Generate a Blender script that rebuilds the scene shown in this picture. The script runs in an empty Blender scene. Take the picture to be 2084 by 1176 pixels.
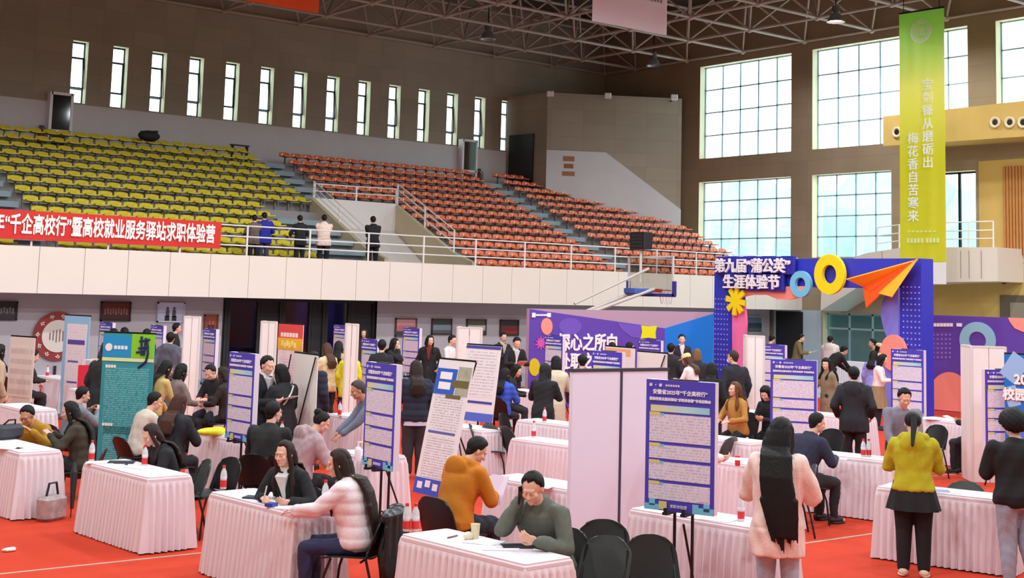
import bpy, math, random
import numpy as np
from mathutils import Vector, Matrix

rnd = random.Random(7)
SC = bpy.context.scene
C = SC.collection
R = math.radians

# ------------------------------------------------------------------ camera
F, YAW, PIT, ROL, PCY, PCX, HC = 2728.66, 0.668106, 0.112223, 0.0281475, 289.484, 1042.0, 2.75
_f = np.array([math.sin(YAW)*math.cos(PIT), math.cos(YAW)*math.cos(PIT), math.sin(PIT)])
_r = np.array([math.cos(YAW), -math.sin(YAW), 0.0]); _u = np.cross(_r, _f)
RI = _r*math.cos(ROL)+_u*math.sin(ROL); UP = -_r*math.sin(ROL)+_u*math.cos(ROL)
cam = bpy.data.cameras.new('camera'); co = bpy.data.objects.new('camera', cam); C.objects.link(co)
co.matrix_world = Matrix([[RI[0], UP[0], -_f[0], 0], [RI[1], UP[1], -_f[1], 0], [RI[2], UP[2], -_f[2], HC], [0, 0, 0, 1]])
cam.sensor_width = 36; cam.lens = F/2084*36; cam.shift_y = -(588-PCY)/2084
cam.clip_end = 500
SC.camera = co

# ------------------------------------------------------------------ light
SC.view_settings.view_transform = 'Standard'; SC.view_settings.look = 'None'
SC.view_settings.gamma = 1; SC.view_settings.exposure = 0.52
W = bpy.data.worlds.new('overcast'); SC.world = W; W.use_nodes = True
_bg = W.node_tree.nodes['Background']; _bg.inputs[0].default_value = (.86, .95, 1, 1); _bg.inputs[1].default_value = 3.9
LAMP_W = 980      # each high-bay lamp of the hall

# ------------------------------------------------------------------ survey of the hall (metres)
def ray(x, y): return RI*((x-PCX)/F) - UP*((y-PCY)/F) + _f
def at_z(x, y, z):
    d = ray(x, y); return Vector(np.array([0, 0, HC])+d*(z-HC)/d[2])
def at_y(x, y, Y):
    d = ray(x, y); return Vector(np.array([0, 0, HC])+d*Y/d[1])
def at_x(x, y, X):
    d = ray(x, y); return Vector(np.array([0, 0, HC])+d*X/d[0])
def at_d(x, y, D): return Vector(np.array([0, 0, HC])+ray(x, y)*D)

# ------------------------------------------------------------------ materials
def lin(c):
    o = []
    for v in c[:3]:
        v = v/255.0; o.append(v/12.92 if v <= .04045 else ((v+.055)/1.055)**2.4)
    return (*o, 1)
_mats = {}
def mat(col, rough=.6, noise=0.0, nscale=8.0, bump=0.0, bscale=60.0, metal=0.0, emit=0.0, name=None, trans=0.0, coat=0.0):
    key = (tuple(col), rough, noise, nscale, bump, bscale, metal, emit, trans, coat)
    if key in _mats: return _mats[key]
    m = bpy.data.materials.new(name or 'm_%d_%d_%d' % tuple(col[:3])); m.use_nodes = True
    nt = m.node_tree; b = nt.nodes['Principled BSDF']
    b.inputs['Base Color'].default_value = lin(col); b.inputs['Roughness'].default_value = rough
    b.inputs['Metallic'].default_value = metal
    if trans: b.inputs['Transmission Weight'].default_value = trans; b.inputs['IOR'].default_value = 1.33
    if coat: b.inputs['Coat Weight'].default_value = coat
    if emit:
        b.inputs['Emission Color'].default_value = lin(col); b.inputs['Emission Strength'].default_value = emit
    if noise or bump:
        tc = nt.nodes.new('ShaderNodeTexCoord')
    if noise:
        n = nt.nodes.new('ShaderNodeTexNoise'); n.inputs['Scale'].default_value = nscale; n.inputs['Detail'].default_value = 4
        nt.links.new(tc.outputs['Object'], n.inputs['Vector'])
        mx = nt.nodes.new('ShaderNodeMix'); mx.data_type = 'RGBA'
        l = lin(col); mx.inputs['A'].default_value = (*[v*(1-noise) for v in l[:3]], 1); mx.inputs['B'].default_value = (*[min(1, v*(1+noise)) for v in l[:3]], 1)
        nt.links.new(n.outputs['Fac'], mx.inputs['Factor']); nt.links.new(mx.outputs['Result'], b.inputs['Base Color'])
    if bump:
        n2 = nt.nodes.new('ShaderNodeTexNoise'); n2.inputs['Scale'].default_value = bscale; n2.inputs['Detail'].default_value = 3
        nt.links.new(tc.outputs['Object'], n2.inputs['Vector'])
        bp = nt.nodes.new('ShaderNodeBump'); bp.inputs['Strength'].default_value = bump; bp.inputs['Distance'].default_value = .02
        nt.links.new(n2.outputs['Fac'], bp.inputs['Height']); nt.links.new(bp.outputs['Normal'], b.inputs['Normal'])
    _mats[key] = m; return m
def cloth(col): return mat(col, .85, .16, 14, .25, 90)
def glassmat(name, tint=(235, 248, 250), gl=.08):
    m = bpy.data.materials.new(name); m.use_nodes = True; nt = m.node_tree; nt.nodes.clear()
    o = nt.nodes.new('ShaderNodeOutputMaterial'); t = nt.nodes.new('ShaderNodeBsdfTransparent'); g = nt.nodes.new('ShaderNodeBsdfGlossy')
    t.inputs[0].default_value = lin(tint); g.inputs['Roughness'].default_value = .05
    x = nt.nodes.new('ShaderNodeMixShader'); x.inputs[0].default_value = gl
    nt.links.new(t.outputs[0], x.inputs[1]); nt.links.new(g.outputs[0], x.inputs[2]); nt.links.new(x.outputs[0], o.inputs[0]); return m
GLASS = glassmat('window_glass'); TGLASS = glassmat('teal_glass', (120, 165, 165), .2); DGLASS = glassmat('dark_glass', (110, 104, 100), .12)
def brickmat(name, c1, c2, mortar, w, h, msize=.004, rough=.8, noise=.15, off=0.0, coord='Object', rot=(0, 0, 0)):
    m = bpy.data.materials.new(name); m.use_nodes = True; nt = m.node_tree; b = nt.nodes['Principled BSDF']; b.inputs['Roughness'].default_value = rough
    tc = nt.nodes.new('ShaderNodeTexCoord'); mp = nt.nodes.new('ShaderNodeMapping'); mp.inputs['Rotation'].default_value = rot
    br = nt.nodes.new('ShaderNodeTexBrick'); br.inputs['Color1'].default_value = lin(c1); br.inputs['Color2'].default_value = lin(c2); br.inputs['Mortar'].default_value = lin(mortar)
    br.inputs['Scale'].default_value = 1; br.inputs['Brick Width'].default_value = w; br.inputs['Row Height'].default_value = h; br.inputs['Mortar Size'].default_value = msize; br.offset = off
    nt.links.new(tc.outputs[coord], mp.inputs[0]); nt.links.new(mp.outputs[0], br.inputs[0])
    n = nt.nodes.new('ShaderNodeTexNoise'); n.inputs['Scale'].default_value = .7; n.inputs['Detail'].default_value = 6; nt.links.new(tc.outputs['Object'], n.inputs[0])
    mx = nt.nodes.new('ShaderNodeMix'); mx.data_type = 'RGBA'; mx.blend_type = 'MULTIPLY'; mx.inputs['Factor'].default_value = 1
    rm = nt.nodes.new('ShaderNodeMapRange'); rm.inputs['To Min'].default_value = 1-noise; rm.inputs['To Max'].default_value = 1+noise
    nt.links.new(n.outputs['Fac'], rm.inputs[0]); nt.links.new(br.outputs['Color'], mx.inputs['A']); nt.links.new(rm.outputs[0], mx.inputs['B'])
    nt.links.new(mx.outputs['Result'], b.inputs['Base Color']); return m
def linesmat(name, base, ink, period=.03, rot=False, dens=.55):
    """printed lines of small type, too small to read"""
    m = bpy.data.materials.new(name); m.use_nodes = True; nt = m.node_tree; b = nt.nodes['Principled BSDF']; b.inputs['Roughness'].default_value = .55
    tc = nt.nodes.new('ShaderNodeTexCoord'); sp = nt.nodes.new('ShaderNodeSeparateXYZ'); nt.links.new(tc.outputs['Object'], sp.inputs[0])
    d = nt.nodes.new('ShaderNodeMath'); d.operation = 'DIVIDE'; d.inputs[1].default_value = period; nt.links.new(sp.outputs['Z'], d.inputs[0])
    fr = nt.nodes.new('ShaderNodeMath'); fr.operation = 'FRACT'; nt.links.new(d.outputs[0], fr.inputs[0])
    fl = nt.nodes.new('ShaderNodeMath'); fl.operation = 'FLOOR'; nt.links.new(d.outputs[0], fl.inputs[0])
    gt = nt.nodes.new('ShaderNodeMath'); gt.operation = 'GREATER_THAN'; gt.inputs[1].default_value = .5; nt.links.new(fr.outputs[0], gt.inputs[0])
    cx = nt.nodes.new('ShaderNodeCombineXYZ'); mm = nt.nodes.new('ShaderNodeMath'); mm.operation = 'MULTIPLY'; mm.inputs[1].default_value = 55
    nt.links.new(sp.outputs['X'], mm.inputs[0]); nt.links.new(mm.outputs[0], cx.inputs[0])
    m3 = nt.nodes.new('ShaderNodeMath'); m3.operation = 'MULTIPLY'; m3.inputs[1].default_value = 7.3; nt.links.new(fl.outputs[0], m3.inputs[0]); nt.links.new(m3.outputs[0], cx.inputs[1])
    n = nt.nodes.new('ShaderNodeTexNoise'); n.inputs['Scale'].default_value = 1; n.inputs['Detail'].default_value = 1; nt.links.new(cx.outputs[0], n.inputs[0])
    g2 = nt.nodes.new('ShaderNodeMath'); g2.operation = 'LESS_THAN'; g2.inputs[1].default_value = dens; nt.links.new(n.outputs['Fac'], g2.inputs[0])
    pr = nt.nodes.new('ShaderNodeMath'); pr.operation = 'MULTIPLY'; nt.links.new(gt.outputs[0], pr.inputs[0]); nt.links.new(g2.outputs[0], pr.inputs[1])
    mx = nt.nodes.new('ShaderNodeMix'); mx.data_type = 'RGBA'; mx.inputs['A'].default_value = lin(base); mx.inputs['B'].default_value = lin(ink)
    nt.links.new(pr.outputs[0], mx.inputs['Factor']); nt.links.new(mx.outputs['Result'], b.inputs['Base Color']); return m
def gradmat(name, stops, axis='Z', lo=0.0, hi=1.0, rough=.5, thru=0.0):
    """a print that runs from one ink to another"""
    m = bpy.data.materials.new(name); m.use_nodes = True; nt = m.node_tree; b = nt.nodes['Principled BSDF']; b.inputs['Roughness'].default_value = rough
    tc = nt.nodes.new('ShaderNodeTexCoord'); sp = nt.nodes.new('ShaderNodeSeparateXYZ'); nt.links.new(tc.outputs['Object'], sp.inputs[0])
    rm = nt.nodes.new('ShaderNodeMapRange'); rm.inputs['From Min'].default_value = lo; rm.inputs['From Max'].default_value = hi; nt.links.new(sp.outputs[axis], rm.inputs[0])
    cr = nt.nodes.new('ShaderNodeValToRGB'); e = cr.color_ramp.elements
    while len(e) < len(stops): e.new(.5)
    for k, (p, c) in enumerate(stops): e[k].position = p; e[k].color = lin(c)
    nt.links.new(rm.outputs[0], cr.inputs[0]); nt.links.new(cr.outputs[0], b.inputs['Base Color'])
    if thru:                                                       # thin cloth that daylight shines through
        o = nt.nodes['Material Output']; t = nt.nodes.new('ShaderNodeBsdfTranslucent'); x = nt.nodes.new('ShaderNodeMixShader'); x.inputs[0].default_value = thru
        nt.links.new(cr.outputs[0], t.inputs[0]); nt.links.new(b.outputs[0], x.inputs[1]); nt.links.new(t.outputs[0], x.inputs[2]); nt.links.new(x.outputs[0], o.inputs[0])
    return m

WHITE = mat((236, 228, 230), .6, name='white_paint'); BLACK = mat((22, 20, 22), .5, name='black_paint')
CHROME = mat((170, 168, 170), .25, metal=1.0, name='chrome'); DARKMET = mat((30, 30, 33), .4, metal=.6, name='dark_metal')
RAIL = mat((235, 228, 224), .35, name='white_rail')

# ------------------------------------------------------------------ mesh building
def frame(d):
    d = Vector(d).normalized(); a = Vector((0, 0, 1)) if abs(d.z) < .9 else Vector((1, 0, 0))
    x = d.cross(a).normalized(); return x, d.cross(x).normalized(), d
class MB:
    def __init__(s): s.v = []; s.f = []; s.m = []
    def add(s, v, f, m=0):
        o = len(s.v); s.v += [tuple(p) for p in v]; s.f += [tuple(i+o for i in q) for q in f]; s.m += [m]*len(f); return s
    def box(s, c, d, rz=0.0, m=0, rx=0.0, ry=0.0):
        M = Matrix.Rotation(rz, 3, 'Z') @ Matrix.Rotation(ry, 3, 'Y') @ Matrix.Rotation(rx, 3, 'X'); c = Vector(c)
        P = [c + M @ Vector((d[0]/2*i, d[1]/2*j, d[2]/2*k)) for i in (-1, 1) for j in (-1, 1) for k in (-1, 1)]
        return s.add(P, [(0, 1, 3, 2), (4, 6, 7, 5), (0, 4, 5, 1), (2, 3, 7, 6), (0, 2, 6, 4), (1, 5, 7, 3)], m)
    def rbox(s, c, d, b=.02, m=0, rz=0.0):   # box whose vertical edges and rims are rounded
        M = Matrix.Rotation(rz, 3, 'Z'); c = Vector(c); n = 3; ring = []
        for sx, sy, a0 in ((1, 1, 0), (-1, 1, 90), (-1, -1, 180), (1, -1, 270)):
            for k in range(n+1):
                a = R(a0+90*k/n); ring.append((sx*(d[0]/2-b)+b*math.cos(a), sy*(d[1]/2-b)+b*math.sin(a)))
        N = len(ring); P = []
        for z, q in ((-d[2]/2, b*.6), (-d[2]/2+b*.6, 0), (d[2]/2-b*.6, 0), (d[2]/2, b*.6)):
            for x, y in ring: P.append(c + M @ Vector((x*(1-2*q/d[0]), y*(1-2*q/d[1]), z)))
        fs = [(r*N+i, r*N+(i+1) % N, (r+1)*N+(i+1) % N, (r+1)*N+i) for r in range(3) for i in range(N)]
        fs += [tuple(reversed(range(N))), tuple(range(3*N, 4*N))]; return s.add(P, fs, m)
    def rings(s, rr, m=0, caps=True):   # rr: list of point rings of equal length
        N = len(rr[0]); P = [p for r in rr for p in r]
        fs = [(k*N+i, k*N+(i+1) % N, (k+1)*N+(i+1) % N, (k+1)*N+i) for k in range(len(rr)-1) for i in range(N)]
        if caps: fs += [tuple(reversed(range(N))), tuple(range((len(rr)-1)*N, len(rr)*N))]
        return s.add(P, fs, m)
    def cyl(s, a, b, r0, r1=None, n=12, m=0, caps=True):
        r1 = r0 if r1 is None else r1; a = Vector(a); b = Vector(b); x, y, d = frame(b-a)
        return s.rings([[p + (x*math.cos(t)+y*math.sin(t))*r for t in [2*math.pi*i/n for i in range(n)]] for p, r in ((a, r0), (b, r1))], m, caps)
    def cap(s, a, b, r0, r1, n=10, m=0):   # rounded cone
        a = Vector(a); b = Vector(b)
        if (b-a).length < 1e-5: b = a+Vector((0, 0, 1e-4))
        x, y, d = frame(b-a); rr = []
        for t in (-89, -55, -25, 0): rr.append((a+d*(r0*math.sin(R(t))), r0*math.cos(R(t))))
        for t in (0, 25, 55, 89): rr.append((b+d*(r1*math.sin(R(t))), r1*math.cos(R(t))))
        return s.rings([[p+(x*math.cos(2*math.pi*i/n)+y*math.sin(2*math.pi*i/n))*r for i in range(n)] for p, r in rr], m)
    def ell(s, c, ax, M=None, n=14, k=9, m=0):
        c = Vector(c); M = M or Matrix.Identity(3); rr = []
        for j in range(k+1):
            t = -math.pi/2+math.pi*(j+.02 if j == 0 else j-.02 if j == k else j)/k
            rr.append([c + M @ Vector((ax[0]*math.cos(t)*math.cos(2*math.pi*i/n), ax[1]*math.cos(t)*math.sin(2*math.pi*i/n), ax[2]*math.sin(t))) for i in range(n)])
        return s.rings(rr, m)
    def tube(s, pts, r, n=8, m=0):
        pts = [Vector(p) for p in pts]; rr = []; px = None
        for i, p in enumerate(pts):
            d = (pts[min(i+1, len(pts)-1)]-pts[max(i-1, 0)]).normalized()
            if px is None: px, _, _ = frame(d)
            px = (px-d*px.dot(d)).normalized(); y = d.cross(px)
            rr.append([p+(px*math.cos(2*math.pi*k/n)+y*math.sin(2*math.pi*k/n))*r for k in range(n)])
        return s.rings(rr, m)
    def lathe(s, prof, c=(0, 0, 0), n=16, m=0):
        c = Vector(c); return s.rings([[c+Vector((r*math.cos(2*math.pi*i/n), r*math.sin(2*math.pi*i/n), z)) for i in range(n)] for r, z in prof], m)
    def prism(s, poly, o, ux, uy, th, m=0):   # 2-D outline lifted along the normal
        o = Vector(o); ux = Vector(ux); uy = Vector(uy); nz = ux.cross(uy).normalized()*th
        a = [o+ux*p[0]+uy*p[1] for p in poly]; N = len(a)
        return s.add(a+[p+nz for p in a], [tuple(reversed(range(N))), tuple(range(N, 2*N))]+[(i, (i+1) % N, N+(i+1) % N, N+i) for i in range(N)], m)
    def quad(s, a, b, c, d, m=0): return s.add([a, b, c, d], [(0, 1, 2, 3)], m)
    def mesh(s, name):
        me = bpy.data.meshes.new(name); me.from_pydata(s.v, [], s.f); me.update()
        if any(s.m): me.polygons.foreach_set('material_index', s.m)
        return me
def smooth(me, ang=40):
    me.polygons.foreach_set('use_smooth', [True]*len(me.polygons))
    try: me.set_sharp_from_angle(angle=R(ang))
    except Exception: pass
def obj(name, mb, mats, parent=None, loc=None, rz=0.0, sm=False):
    me = mb if isinstance(mb, bpy.types.Mesh) else mb.mesh(name)
    if not isinstance(mats, (list, tuple)): mats = [mats]
    if not me.materials:
        for m in mats: me.materials.append(m)
    if sm: smooth(me)
    o = bpy.data.objects.new(name, me); C.objects.link(o)
    if parent: o.parent = parent
    if loc is not None: o.location = loc
    if rz: o.rotation_euler = (0, 0, rz)
    return o
def tag(o, label=None, cat=None, group=None, kind=None):
    if label: o['label'] = label
    if cat: o['category'] = cat
    if group: o['group'] = group
    if kind: o['kind'] = kind
    return o
def thing(name, label, cat, loc=(0, 0, 0), rz=0.0, group=None):
    o = bpy.data.objects.new(name, None); C.objects.link(o); o.empty_display_size = .1
    o.location = loc; o.rotation_euler = (0, 0, rz); return tag(o, label, cat, group)
def one(name, mb, mats, label, cat, group=None, loc=None, rz=0.0, sm=False):
    return tag(obj(name, mb, mats, None, loc, rz, sm), label, cat, group)
def struct(name, mb, mats, loc=None, rz=0.0, parent=None):
    o = obj(name, mb, mats, parent, loc, rz)
    if not parent: o['kind'] = 'structure'
    return o
def copy_tree(o, parent=None, kids=None):
    c = o.copy(); C.objects.link(c)
    if parent: c.parent = parent
    for ch in o.children: copy_tree(ch, c)
    return c
def dup(o, loc, rz, label, group=None):
    c = copy_tree(o); c.location = loc; c.rotation_euler = (0, 0, rz); c['label'] = label
    if group: c['group'] = group
    return c
def text(body, size, ext=.004, bold=.0, align='CENTER', line=1.0):
    cu = bpy.data.curves.new('t', 'FONT'); cu.body = body; cu.size = size; cu.extrude = ext; cu.align_x = align; cu.align_y = 'CENTER'; cu.space_line = line; cu.resolution_u = 2
    o = bpy.data.objects.new('t', cu); C.objects.link(o); bpy.context.view_layer.update()
    me = bpy.data.meshes.new_from_object(o.evaluated_get(bpy.context.evaluated_depsgraph_get())); bpy.data.objects.remove(o); bpy.data.curves.remove(cu)
    # stand the writing up: its face looks along -Y
    co_ = np.empty(len(me.vertices)*3); me.vertices.foreach_get('co', co_); co_ = co_.reshape(-1, 3)
    V = np.stack([co_[:, 0], -co_[:, 2], co_[:, 1]], 1)
    if bold:                                                        # heavier strokes: the letters printed over themselves a little apart
        Fc = [tuple(p.vertices) for p in me.polygons]; n_ = len(V); sh = [(0, 0), (1, 0), (-1, 0), (0, 1), (0, -1), (.7, .7), (-.7, .7), (.7, -.7), (-.7, -.7)]
        VV = np.concatenate([V+np.array([a*bold, -.0002*k*max(1, size), b*bold]) for k, (a, b) in enumerate(sh)]); me = bpy.data.meshes.new('t')
        me.from_pydata([tuple(v) for v in VV], [], [tuple(i+k*n_ for i in f) for k in range(len(sh)) for f in Fc]); me.update(); return me
    me.vertices.foreach_set('co', V.ravel()); me.materials.clear(); me.update(); return me
# ------------------------------------------------------------------ the setting
XR, YB, YP, YU = 42.63, 47.0, 35.0, 36.5      # right wall, back wall, balcony front, wall under the balcony
X0, Y0, ZC = -8.0, -6.0, 15.6
CARPET = mat((206, 52, 10), .95, .10, 3.0, .35, 300, name='orange_carpet')
CONC = mat((150, 143, 143), .8, .10, 1.5, name='stand_concrete'); STEPB = mat((140, 154, 160), .8, .14, 2.0, name='aisle_paint')
WALLB = brickmat('acoustic_panel_wall', (164, 146, 128), (156, 139, 122), (140, 124, 110), 1.2, .6, .006, .9, .12, 0, rot=(R(90), 0, 0))
WALLR = brickmat('acoustic_panel_wall_side', (162, 140, 114), (155, 134, 109), (138, 119, 98), 1.2, .6, .006, .9, .14, 0, rot=(R(90), R(90), 0))
BAND = mat((206, 196, 196), .8, .07, 1.2, name='grey_dado'); REVEAL = mat((216, 202, 168), .8, name='window_reveal')
UNDER = mat((184, 170, 176), .8, .05, 1.0, name='lower_wall_paint'); PANEL = mat((236, 220, 208), .45, .03, .8, name='balcony_panel')
OCHRE = mat((202, 166, 92), .85, .12, 1.2, name='ochre_wall'); DECK = mat((74, 60, 52), .9, name='roof_deck'); STEEL = mat((176, 156, 142), .6, name='truss_paint')

mb = MB(); mb.box(((X0+XR)/2, (Y0+YB)/2, -.105), (XR-X0+1, YB-Y0+1, .2)); struct('floor', mb, mat((168, 176, 178), .5, .05, 1, name='sports_floor'))  # unseen floor beyond the carpet, made grey to lessen red bounce light
mb = MB(); mb.box((17.0, 17.0, -.0025), (29, 29, .005)); struct('carpet', mb, CARPET)
for k, (px, py) in enumerate(((130, 1155), (1715, 1095))):       # taped carpet seams
    y = at_z(px, py, 0).y; mb = MB(); mb.box((17, y, .003), (29, .035, .006)); struct('trim_%d' % (k+1), mb, mat((196, 170, 150), .6))
mb = MB(); mb.box(((X0+XR)/2, (Y0+YB)/2, ZC+.1), (XR-X0+1, YB-Y0+1, .2)); struct('ceiling', mb, DECK)

def wall(name, axis, pos, a0, a1, z0, z1, holes, th, mats, sgn=1):
    """wall with openings; holes = (a, b, low, high); the reveals carry the second material"""
    us = sorted({a0, a1, *[h[0] for h in holes], *[h[1] for h in holes]}); mb = MB()
    P = (lambda u, w, d: (u, pos+d*sgn, w)) if axis == 'y' else (lambda u, w, d: (pos+d*sgn, u, w))
    for u, v in zip(us, us[1:]):
        col = sorted([h for h in holes if h[0] <= u and h[1] >= v], key=lambda h: h[2]); z = z0
        for lo, hi in [(h[2], h[3]) for h in col]+[(z1, z1)]:
            if lo > z:
                mb.quad(P(u, z, 0), P(v, z, 0), P(v, lo, 0), P(u, lo, 0)); mb.quad(P(u, z, th), P(v, z, th), P(v, lo, th), P(u, lo, th))
            z = hi
    for a, b, lo, hi in holes:
        for q in (((a, lo), (a, hi)), ((b, lo), (b, hi)), ((a, lo), (b, lo)), ((a, hi), (b, hi))):
            (u, w), (u2, w2) = q; mb.quad(P(u, w, 0), P(u, w, th), P(u2, w2, th), P(u2, w2, 0), 1)
    return struct(name, mb, mats)
slits = [(16.94+1.501*i, 16.94+1.501*i+.575, 9.08, 11.33) for i in range(14)]
wall('wall_back', 'y', YB, X0, XR+.5, 0, ZC, slits, .4, [WALLB, REVEAL])
big = [(35.63, 40.75, 8.83, 12.9), (27.47, 34.54, 8.83, 12.9), (21.2, 26.33, 8.83, 12.9), (35.63, 40.75, 4.5, 7.8), (30.78, 34.54, 4.5, 7.8), (27.2, 28.95, 4.45, 7.6), (28.6, 34.0, 0.0, 2.35)]
wall('wall_right', 'x', XR, Y0, YB+.4, 0, ZC, big, .45, [WALLR, REVEAL])
wall('wall_left', 'x', X0, Y0, YB, 0, ZC, [], .3, [WALLR, REVEAL], -1); wall('wall_front', 'y', Y0, X0, XR, 0, ZC, [], .3, [WALLB, REVEAL], -1)
BFR = mat((24, 26, 30), .5, name='window_bar')
GFR = mat((160, 176, 182), .5, name='grey_window_bar')
for i, (a, b, lo, hi) in enumerate(slits):                         # narrow windows, the middle sash tilted out
    mb = MB(); y = YB+.35; w = b-a; x = (a+b)/2
    for z in (lo+.03, lo+.55, lo+1.68, hi-.03): mb.box((x, y, z), (w, .06, .055))
    for xx in (a+.02, b-.02): mb.box((xx, y, (lo+hi)/2), (.04, .06, hi-lo))
    f = struct('window_%d' % (i+1), mb, BFR)
    mb = MB(); tilt = 0 if i in (1, 4, 8, 10) else R(7); hh = 1.1
    for sx in (-1, 1): mb.box((sx*(w/2-.05), 0, -hh/2), (.05, .05, hh))
    for sz in (0, -hh): mb.box((0, 0, sz), (w-.06, .05, .05))
    s_ = obj('sash', mb, BFR, f, (x, y-.02, lo+1.66)); s_.rotation_euler = (-tilt, 0, 0)
    obj('sash_pane', MB().box((0, 0, -hh/2), (w-.1, .008, hh-.06)), GLASS, s_)
    mb = MB(); mb.box((x, y, lo+.28), (w-.06, .008, .5)); mb.box((x, y, lo+1.96), (w-.06, .008, .52)); obj('pane', mb, GLASS, f)
n = 15
for (a, b, lo, hi), nu, nz in zip(big[:6], (5, 7, 5, 5, 4, 2), (4, 4, 4, 4, 4, 1)):
    mb = MB(); x = XR+.36; fr = GFR if nz > 1 else BFR; t = .05 if nz > 1 else .1
    for k in range(nu+1):
        y = b-.02-(b-a-.04)*k/nu; mb.box((x, y, (lo+hi)/2), (.07, t, hi-lo))
    for k in range(nz+1): mb.box((x, (a+b)/2, lo+.02+(hi-lo-.04)*k/nz), (.07, b-a, t))
    f = struct('window_%d' % n, mb, fr); n += 1
    obj('pane', MB().box((x, (a+b)/2, (lo+hi)/2), (.01, b-a-.02, hi-lo-.02)), GLASS, f)
# outside the glass: a pale wooded slope
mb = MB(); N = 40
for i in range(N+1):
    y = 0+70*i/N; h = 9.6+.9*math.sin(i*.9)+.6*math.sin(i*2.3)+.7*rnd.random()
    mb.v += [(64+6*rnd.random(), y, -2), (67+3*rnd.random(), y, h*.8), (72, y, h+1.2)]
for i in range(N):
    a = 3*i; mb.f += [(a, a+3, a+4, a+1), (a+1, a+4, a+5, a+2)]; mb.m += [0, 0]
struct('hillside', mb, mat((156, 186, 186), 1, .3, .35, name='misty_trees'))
# ---- dado band, balcony, lower wall
mb = MB(); mb.box(((X0+37.2)/2, YB-.03, 8.0), (37.2-X0, .05, 2.06)); struct('trim_3', mb, BAND)
seams = [at_y(px, 570, YP).x for px in (77, 171, 260, 346, 428, 505, 581, 653, 724.5, 791, 858, 922, 982, 1042, 1097, 1153, 1206, 1259)]
stp = (seams[-1]-seams[0])/(len(seams)-1); xs = [seams[0]+stp*k for k in range(-16, 40)]
mb = MB(); mb.box(((X0+XR)/2, YP+.12, 3.0), (XR-X0, .16, 1.2), m=1)
for a, b in zip(xs, xs[1:]):
    a = max(a, X0); b = min(b, XR-.02)
    if b-a > .1: mb.box(((a+b)/2, YP+.02, 3.015), (b-a-.014, .04, 1.21))
struct('balcony_front', mb, [PANEL, mat((120, 108, 104), .8)])
mb = MB(); mb.box(((X0+XR)/2, (YP+YU)/2+.15, 2.7), (XR-X0, YU-YP+.1, .5)); struct('balcony_soffit', mb, UNDER)
LW = [(at_y(450, 700, YU).x, at_y(765, 700, YU).x, 0, 2.42), (at_y(1566, 680, YU).x, at_y(1634, 680, YU).x, 0, 2.42)]
wall('wall_under_balcony', 'y', YU, X0, XR, 0, 2.5, LW, .3, [UNDER, BLACK])
# ---- raked stands
YK = lambda k: 45.6-.775*k
ZK = lambda k: 7.35-.336*k                                         # tread of row k (0 = top)
def stand(name, xa, xb, kmax, m):
    P = []
    for k in range(kmax, -1, -1): P += [(YK(k)-.42, ZK(k)), (YK(k)+.355, ZK(k))]
    P[-1] = (YB, ZK(0)); yl = P[0][0]
    P = [(yl, 3.28 if kmax == 12 else ZK(kmax)-.4)]+P+[(YB, 2.6), (yl, 2.6)]
    mb = MB(); mb.prism(P, (xa, 0, 0), (0, 1, 0), (0, 0, 1), xb-xa); return struct(name, mb, m)
stand('terrace', X0, 23.6, 12, CONC); stand('terrace', 27.0, XR, 12, CONC); stand('terrace', 23.6, 27.0, 5, CONC)
mb = MB(); mb.box(((X0+XR)/2, 38.4, 3.12), (XR-X0, 6.6, .34)); struct('balcony_floor', mb, CONC)
def aisle(xa, xb, k0, k1):
    mb = MB()
    for k in range(k0, k1):
        mb.box(((xa+xb)/2, YK(k)-.03, ZK(k)+.012), (xb-xa, .74, .024)); mb.box(((xa+xb)/2, YK(k)-.55, ZK(k)-.08), (xb-xa, .28, .17))
    struct('aisle_steps', mb, STEPB)
aisle(23.7, 24.55, 0, 6); aisle(33.98, 34.98, 0, 13); aisle(21.4, 23.4, 7, 13); aisle(11.9, 12.95, 0, 13)
# stair opening between the yellow and orange seats
IVO = mat((222, 212, 206), .7, .05, 1.5, name='ivory_wall'); SAND = mat((196, 178, 148), .8, .06, 1.5, name='sand_wall')
mb = MB(); mb.box((25.3, 40.95, 4.5), (3.4, .14, 2.75)); struct('stair_back_wall', mb, IVO)
sl = [(41.0, 2.9), (41.0, 5.88), (37.3, 4.1), (36.1, 3.75), (36.1, 2.9)]
mb = MB(); mb.prism(sl, (23.45, 0, 0), (0, 1, 0), (0, 0, 1), .16); struct('stair_side_wall', mb, SAND)
mb = MB(); mb.prism(sl, (26.95, 0, 0), (0, 1, 0), (0, 0, 1), .16); struct('stair_side_wall', mb, SAND)
mb = MB(); mb.prism([(40.9, 3.28), (40.9, 4.9), (38.2, 3.28)], (23.7, 0, 0), (0, 1, 0), (0, 0, 1), 3.2); struct('stair_ramp', mb, IVO)
# ---- corner room cut across the corner
D1 = at_d(1115, 190, 58.5); D2 = at_d(1388, 200, 59.2); zt = 11.5
DW = MB(); d = (D2-D1); d.z = 0; L = d.length; d.normalize(); nrm = Vector((-d.y, d.x, 0))
DW.prism([(D1.x, D1.y), (D2.x, D2.y), (XR, D2.y+1), (XR, YB), (D1.x-.3, YB)], (0, 0, 3.0), (1, 0, 0), (0, 1, 0), zt-3.0)
struct('corner_room', DW, brickmat('corner_room_panels', (164, 146, 128), (156, 139, 122), (140, 124, 110), 1.2, .6, .006, .9, .12, 0, rot=(R(90), 0, 0)))
q = [D1+d*.02, D2]; mb = MB(); b0 = D1-nrm*.03
mb.prism([(.0, 7.3), (.0, 8.98), (2.6, 8.98), (L, 6.6), (L, 4.6), (L*.5, 6.4)], (b0.x, b0.y, 0), d, (0, 0, 1), .04); struct('trim_4', mb, BAND)
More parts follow.
